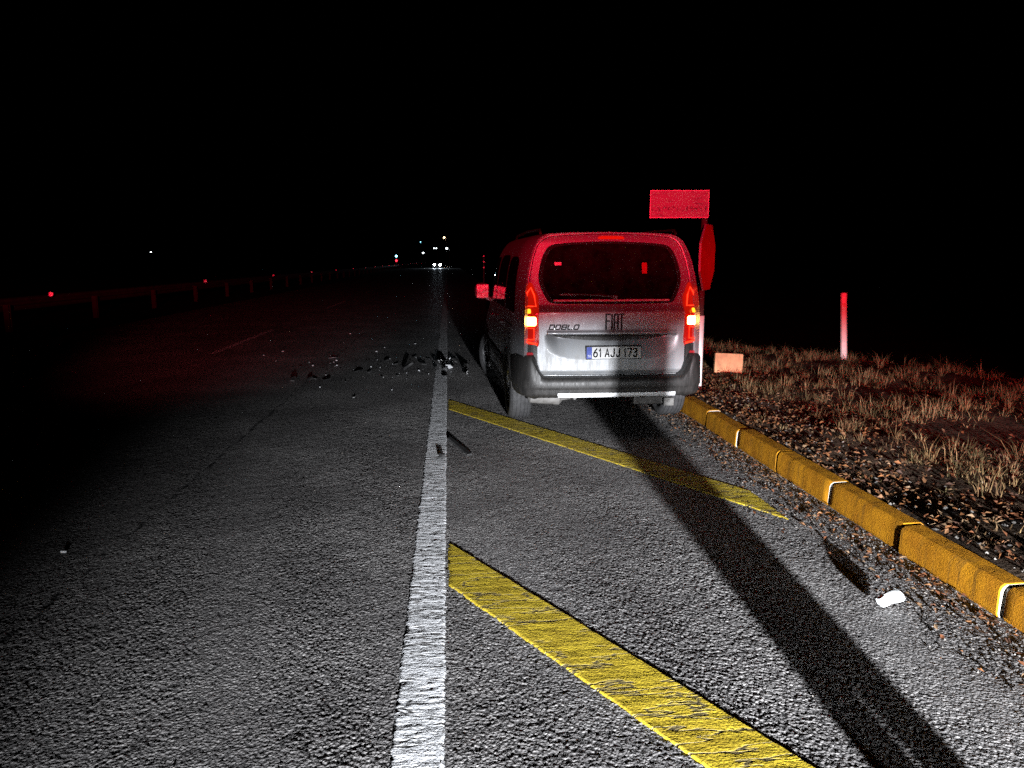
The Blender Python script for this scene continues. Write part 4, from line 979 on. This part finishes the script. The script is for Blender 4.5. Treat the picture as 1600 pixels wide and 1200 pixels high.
# ------------------------------------------------------------------ far lights
def lamp_post(name, x, y, z, mats, label, arm=0.8, head=0.3, pair=False):
    o = empty(name, (x, y, 0)); tag(o, label, 'street lamp'); zb = -0.03 if x < -8 else 0.0
    if x < -60: zb = -1.6
    p = MB(); p.tube([(arm, 0.2, zb-.05), (arm, 0.2, z*0.9), (arm*.7, 0.1, z+0.15), (0, 0, z+0.2)], [0.10, 0.08, 0.06, 0.05], 8); p.build('pole', 'galvanised', o, smooth=True)
    for dx in ((-0.45, 0.45) if pair else (0,)):
        h = MB(); h.box(dx-head, dx+head, -0.35, 0.35, z+0.06+head*.6, z+0.22+head*.6); hd = h.build('lamp_head', 'galvanised', o, bevel=0.04)
        h = MB(); h.lathe_x([(-head*.9, 0.01), (-head*.7, head*.5), (0, head*.65), (head*.7, head*.5), (head*.9, 0.01)], 12, cx=dx, cz=z); h.build('lamp_bowl', mats, hd, smooth=True)
    return o
lamp_post('street_lamp', -9.8, 300, 4.6, 'lamp_cool', 'far white street lamp nearest the guard rail end', head=0.42)
lamp_post('street_lamp', -5.0, 300, 6.4, 'lamp_cool', 'far twin white street lamp above the approaching headlights', pair=True, head=0.24)
lamp_post('street_lamp', -0.32, 220, 5.1, 'lamp_cool', 'bright white roadside lamp up and right of the approaching headlights', head=0.36)
lamp_post('street_lamp', -1.4, 300, 10.6, 'lamp_warm', 'tall orange street lamp, highest of the far lights', head=0.4)
lamp_post('street_lamp', -14.3, 400, 11.3, 'lamp_blue', 'faint bluish street lamp high above the guard rail end', head=0.25)
lamp_post('street_lamp', -190, 500, 6.9, 'lamp_cool', 'lone faint lamp far off to the left above the fields', head=0.45)
bc = empty('warning_beacon', (-13.6, 200, -0.03)); tag(bc, 'distant post with a blue light over a red light behind the guard rail', 'beacon')
p = MB(); p.tube([(0, 0.3, 0), (0, 0.3, 2.9)], 0.06, 8); p.build('pole', 'galvanised', bc)
for z, mt in ((2.8, 'lamp_blue'), (1.62, 'lamp_red')): MB().lathe_x([(-.3, .01), (-.22, .2), (0, .3), (.22, .2), (.3, .01)], 12, cz=z).build('signal_light', mt, bc, smooth=True)
# oncoming car far down the road
oc_ = empty('oncoming_car', (-2.3, 160, 0)); tag(oc_, 'oncoming car with glaring headlights far down the road', 'car')
cb = MB(); sec = [(0, .45, .75), (0.08, .35, .95), (0.9, .30, 1.05), (1.5, .30, 1.60), (2.8, .30, 1.62), (3.5, .30, 1.10), (4.2, .35, 1.0), (4.25, .45, .8)]
cb.grid([[(-.85, y, a), (-.88, y, (a+b_)/2), (-.72, y, b_), (.72, y, b_), (.88, y, (a+b_)/2), (.85, y, a)] for y, a, b_ in sec], closed_v=True); cb.build('body', 'dark_paint', oc_, smooth=True)
for x in (-0.62, 0.62):
    h = MB(); h.grid([[(x+dx*math.cos(t)*s_, -0.02-0.05*(1-s_), 0.74+0.16*math.sin(t)*s_) for t in np.linspace(0, 2*math.pi, 12, endpoint=False)] for s_ in (1.0, 0.6, 0.02) for dx in (0.20,)], closed_v=True); h.build('headlight', 'car_headlight', oc_)
    for y in (0.85, 3.4):
        w_ = MB(); w_.lathe_x([(-.09, .2), (-.1, .29), (-.08, .32), (.08, .32), (.1, .29), (.09, .2)], 20, cx=math.copysign(.78, x), cy=y, cz=.32); w_.build('wheel', 'rubber', oc_, smooth=True)

# ------------------------------------------------------------------ bystander just outside the frame, whose legs throw the long shadows
def person(name, loc, rz, label):
    root = empty(name, loc, rz); tag(root, label, 'person')
    J = dict(pelvis=(0, 0, .93), waist=(0, 0, 1.08), chest=(0, 0, 1.33), neck=(0, 0.01, 1.50), hb=(0, 0.01, 1.53), head=(0, 0.01, 1.56),
             hl=(-.10, 0, .90), kl=(-.13, .02, .50), al=(-.155, 0, .09), tl=(-.165, .17, .045), hr=(.10, 0, .90), kr=(.12, .03, .50), ar=(.135, .02, .09), tr=(.15, .19, .045),
             sl=(-.19, 0, 1.42), el=(-.27, -.20, 1.17), wl=(-.24, .02, 1.00), sr=(.19, 0, 1.42), er=(.27, -.22, 1.17), wr=(.24, .02, 1.00))
    E_ = 'pelvis-waist waist-chest chest-neck neck-hb hb-head pelvis-hl hl-kl kl-al al-tl pelvis-hr hr-kr kr-ar ar-tr chest-sl sl-el el-wl chest-sr sr-er er-wr'.split()
    rad = dict(pelvis=.15, waist=.14, chest=.16, neck=.06, hb=.055, head=.05, hl=.105, kl=.085, al=.070, tl=.05, hr=.105, kr=.085, ar=.070, tr=.05, sl=.065, el=.048, wl=.034, sr=.065, er=.048, wr=.034)
    names = list(J)
    me = bpy.data.meshes.new('body'); me.from_pydata([J[n] for n in names], [tuple(names.index(q) for q in e.split('-')) for e in E_], [])
    me.materials.append(M['cloth_dark'])
    o = bpy.data.objects.new('body', me); col.objects.link(o); o.parent = root
    sk = o.modifiers.new('skin', 'SKIN'); me.skin_vertices or None
    if not me.skin_vertices:
        bpy.context.view_layer.objects.active = o
        bpy.ops.object.modifier_add(type='SKIN'); o.modifiers.remove(sk)
    for i, n in enumerate(names):
        v = me.skin_vertices[0].data[i]; v.radius = (rad[n], rad[n]*(0.78 if n in ('waist', 'chest', 'pelvis') else 1)); v.use_root = n == 'pelvis'
    s_ = o.modifiers.new('smooth', 'SUBSURF'); s_.levels = s_.render_levels = 2
    for sg in (-1, 1):
        for k, (dx, ln) in enumerate(((-.027, .075), (-.009, .085), (.009, .08), (.026, .065))):
            f_ = MB(); b_ = Vector((sg*.24+dx*.6, .06+dx*.5, .94)); f_.tube([b_+Vector((0, -.012, .06)), b_, b_+Vector((0, .012, -ln*.5)), b_+Vector((0, .008, -ln))], [.011, .010, .009, .007], 8); f_.build('finger', 'skin', root, smooth=True)
        f_ = MB(); f_.tube([(sg*.225, .05, .975), (sg*.205, .08, .94), (sg*.20, .095, .90)], [.012, .011, .008], 8); f_.build('thumb', 'skin', root, smooth=True)
    def blob(name, mat, c, rx, ry, rz_, par=root, n=16):
        mb = MB(); mb.grid([[(c[0]+rx*math.cos(a)*math.sin(t), c[1]+ry*math.sin(a)*math.sin(t), c[2]+rz_*math.cos(t)) for a in np.linspace(0, 2*math.pi, n, endpoint=False)] for t in np.linspace(0.01, math.pi-.01, 12)], closed_v=True)
        return mb.build(name, mat, par, smooth=True)
    hd = MB(); rows = []
    for t in np.linspace(0.02, math.pi-.02, 22):
        row = []
        for a in np.linspace(0, 2*math.pi, 32, endpoint=False):
            z = math.cos(t); jaw = 1-0.22*max(0, -z)**1.5; x = .080*math.cos(a)*math.sin(t)*jaw; y = .100*math.sin(a)*math.sin(t)*jaw
            f = max(0, math.sin(a))**6*math.sin(t)
            y += f*(.026*math.exp(-((z+.12)/.16)**2)-.008*math.exp(-((z-.10)/.10)**2)+.008*math.exp(-((z+.48)/.10)**2)+.010*math.exp(-((z+.85)/.15)**2))*(1 if abs(x) < .02 else .35)
            row.append((x, .035+y, 1.675+.125*z))
        rows.append(row)
    hd.grid(rows, closed_v=True); face = hd.build('head', 'skin', root, smooth=True)
    for sg in (-1, 1):
        blob('eye', 'plate_white', (sg*.031, .118, 1.682), .013, .010, .009, face, 10); blob('pupil', 'gap_black', (sg*.031, .1265, 1.682), .005, .003, .005, face, 8)
        blob('eyebrow', 'hair', (sg*.032, .124, 1.705), .020, .006, .004, face, 10); blob('ear', 'skin', (sg*.082, .025, 1.67), .010, .022, .033, face, 10)
        blob('palm', 'skin', (sg*.24, .045, .965), .022, .032, .048, root, 12)
    blob('mouth', 'red_reflector', (0, .127, 1.612), .022, .006, .006, face, 10); blob('neck_skin', 'skin', (0, .02, 1.545), .058, .060, .06, root)
    f_ = MB(); rows = [[(.098*math.cos(a)*math.sin(t), .005+.108*math.sin(a)*math.sin(t)-.03*(1-math.cos(t)), 1.705+.120*math.cos(t)) for a in np.linspace(0, 2*math.pi, 20, endpoint=False)] for t in np.linspace(0.02, 1.75, 10)]
    f_.grid(rows, closed_v=True); f_.build('hair', 'hair', root, smooth=True)
    return root
person('person', (1.425, 0.55, 0), R(54), 'person in dark clothes standing on the shoulder just beside the photographer')

# ------------------------------------------------------------------ render settings
scene.render.engine = 'CYCLES'
cy = scene.cycles
cy.max_bounces = 8; cy.glossy_bounces = 5; cy.transparent_max_bounces = 12; cy.sample_clamp_indirect = 2.0
cy.caustics_reflective = False; cy.caustics_refractive = False
cy.use_denoising = False; cy.denoiser = 'OPENIMAGEDENOISE'; cy.denoising_input_passes = 'RGB_ALBEDO_NORMAL'; cy.denoising_prefilter = 'ACCURATE'; cy.use_light_tree = True
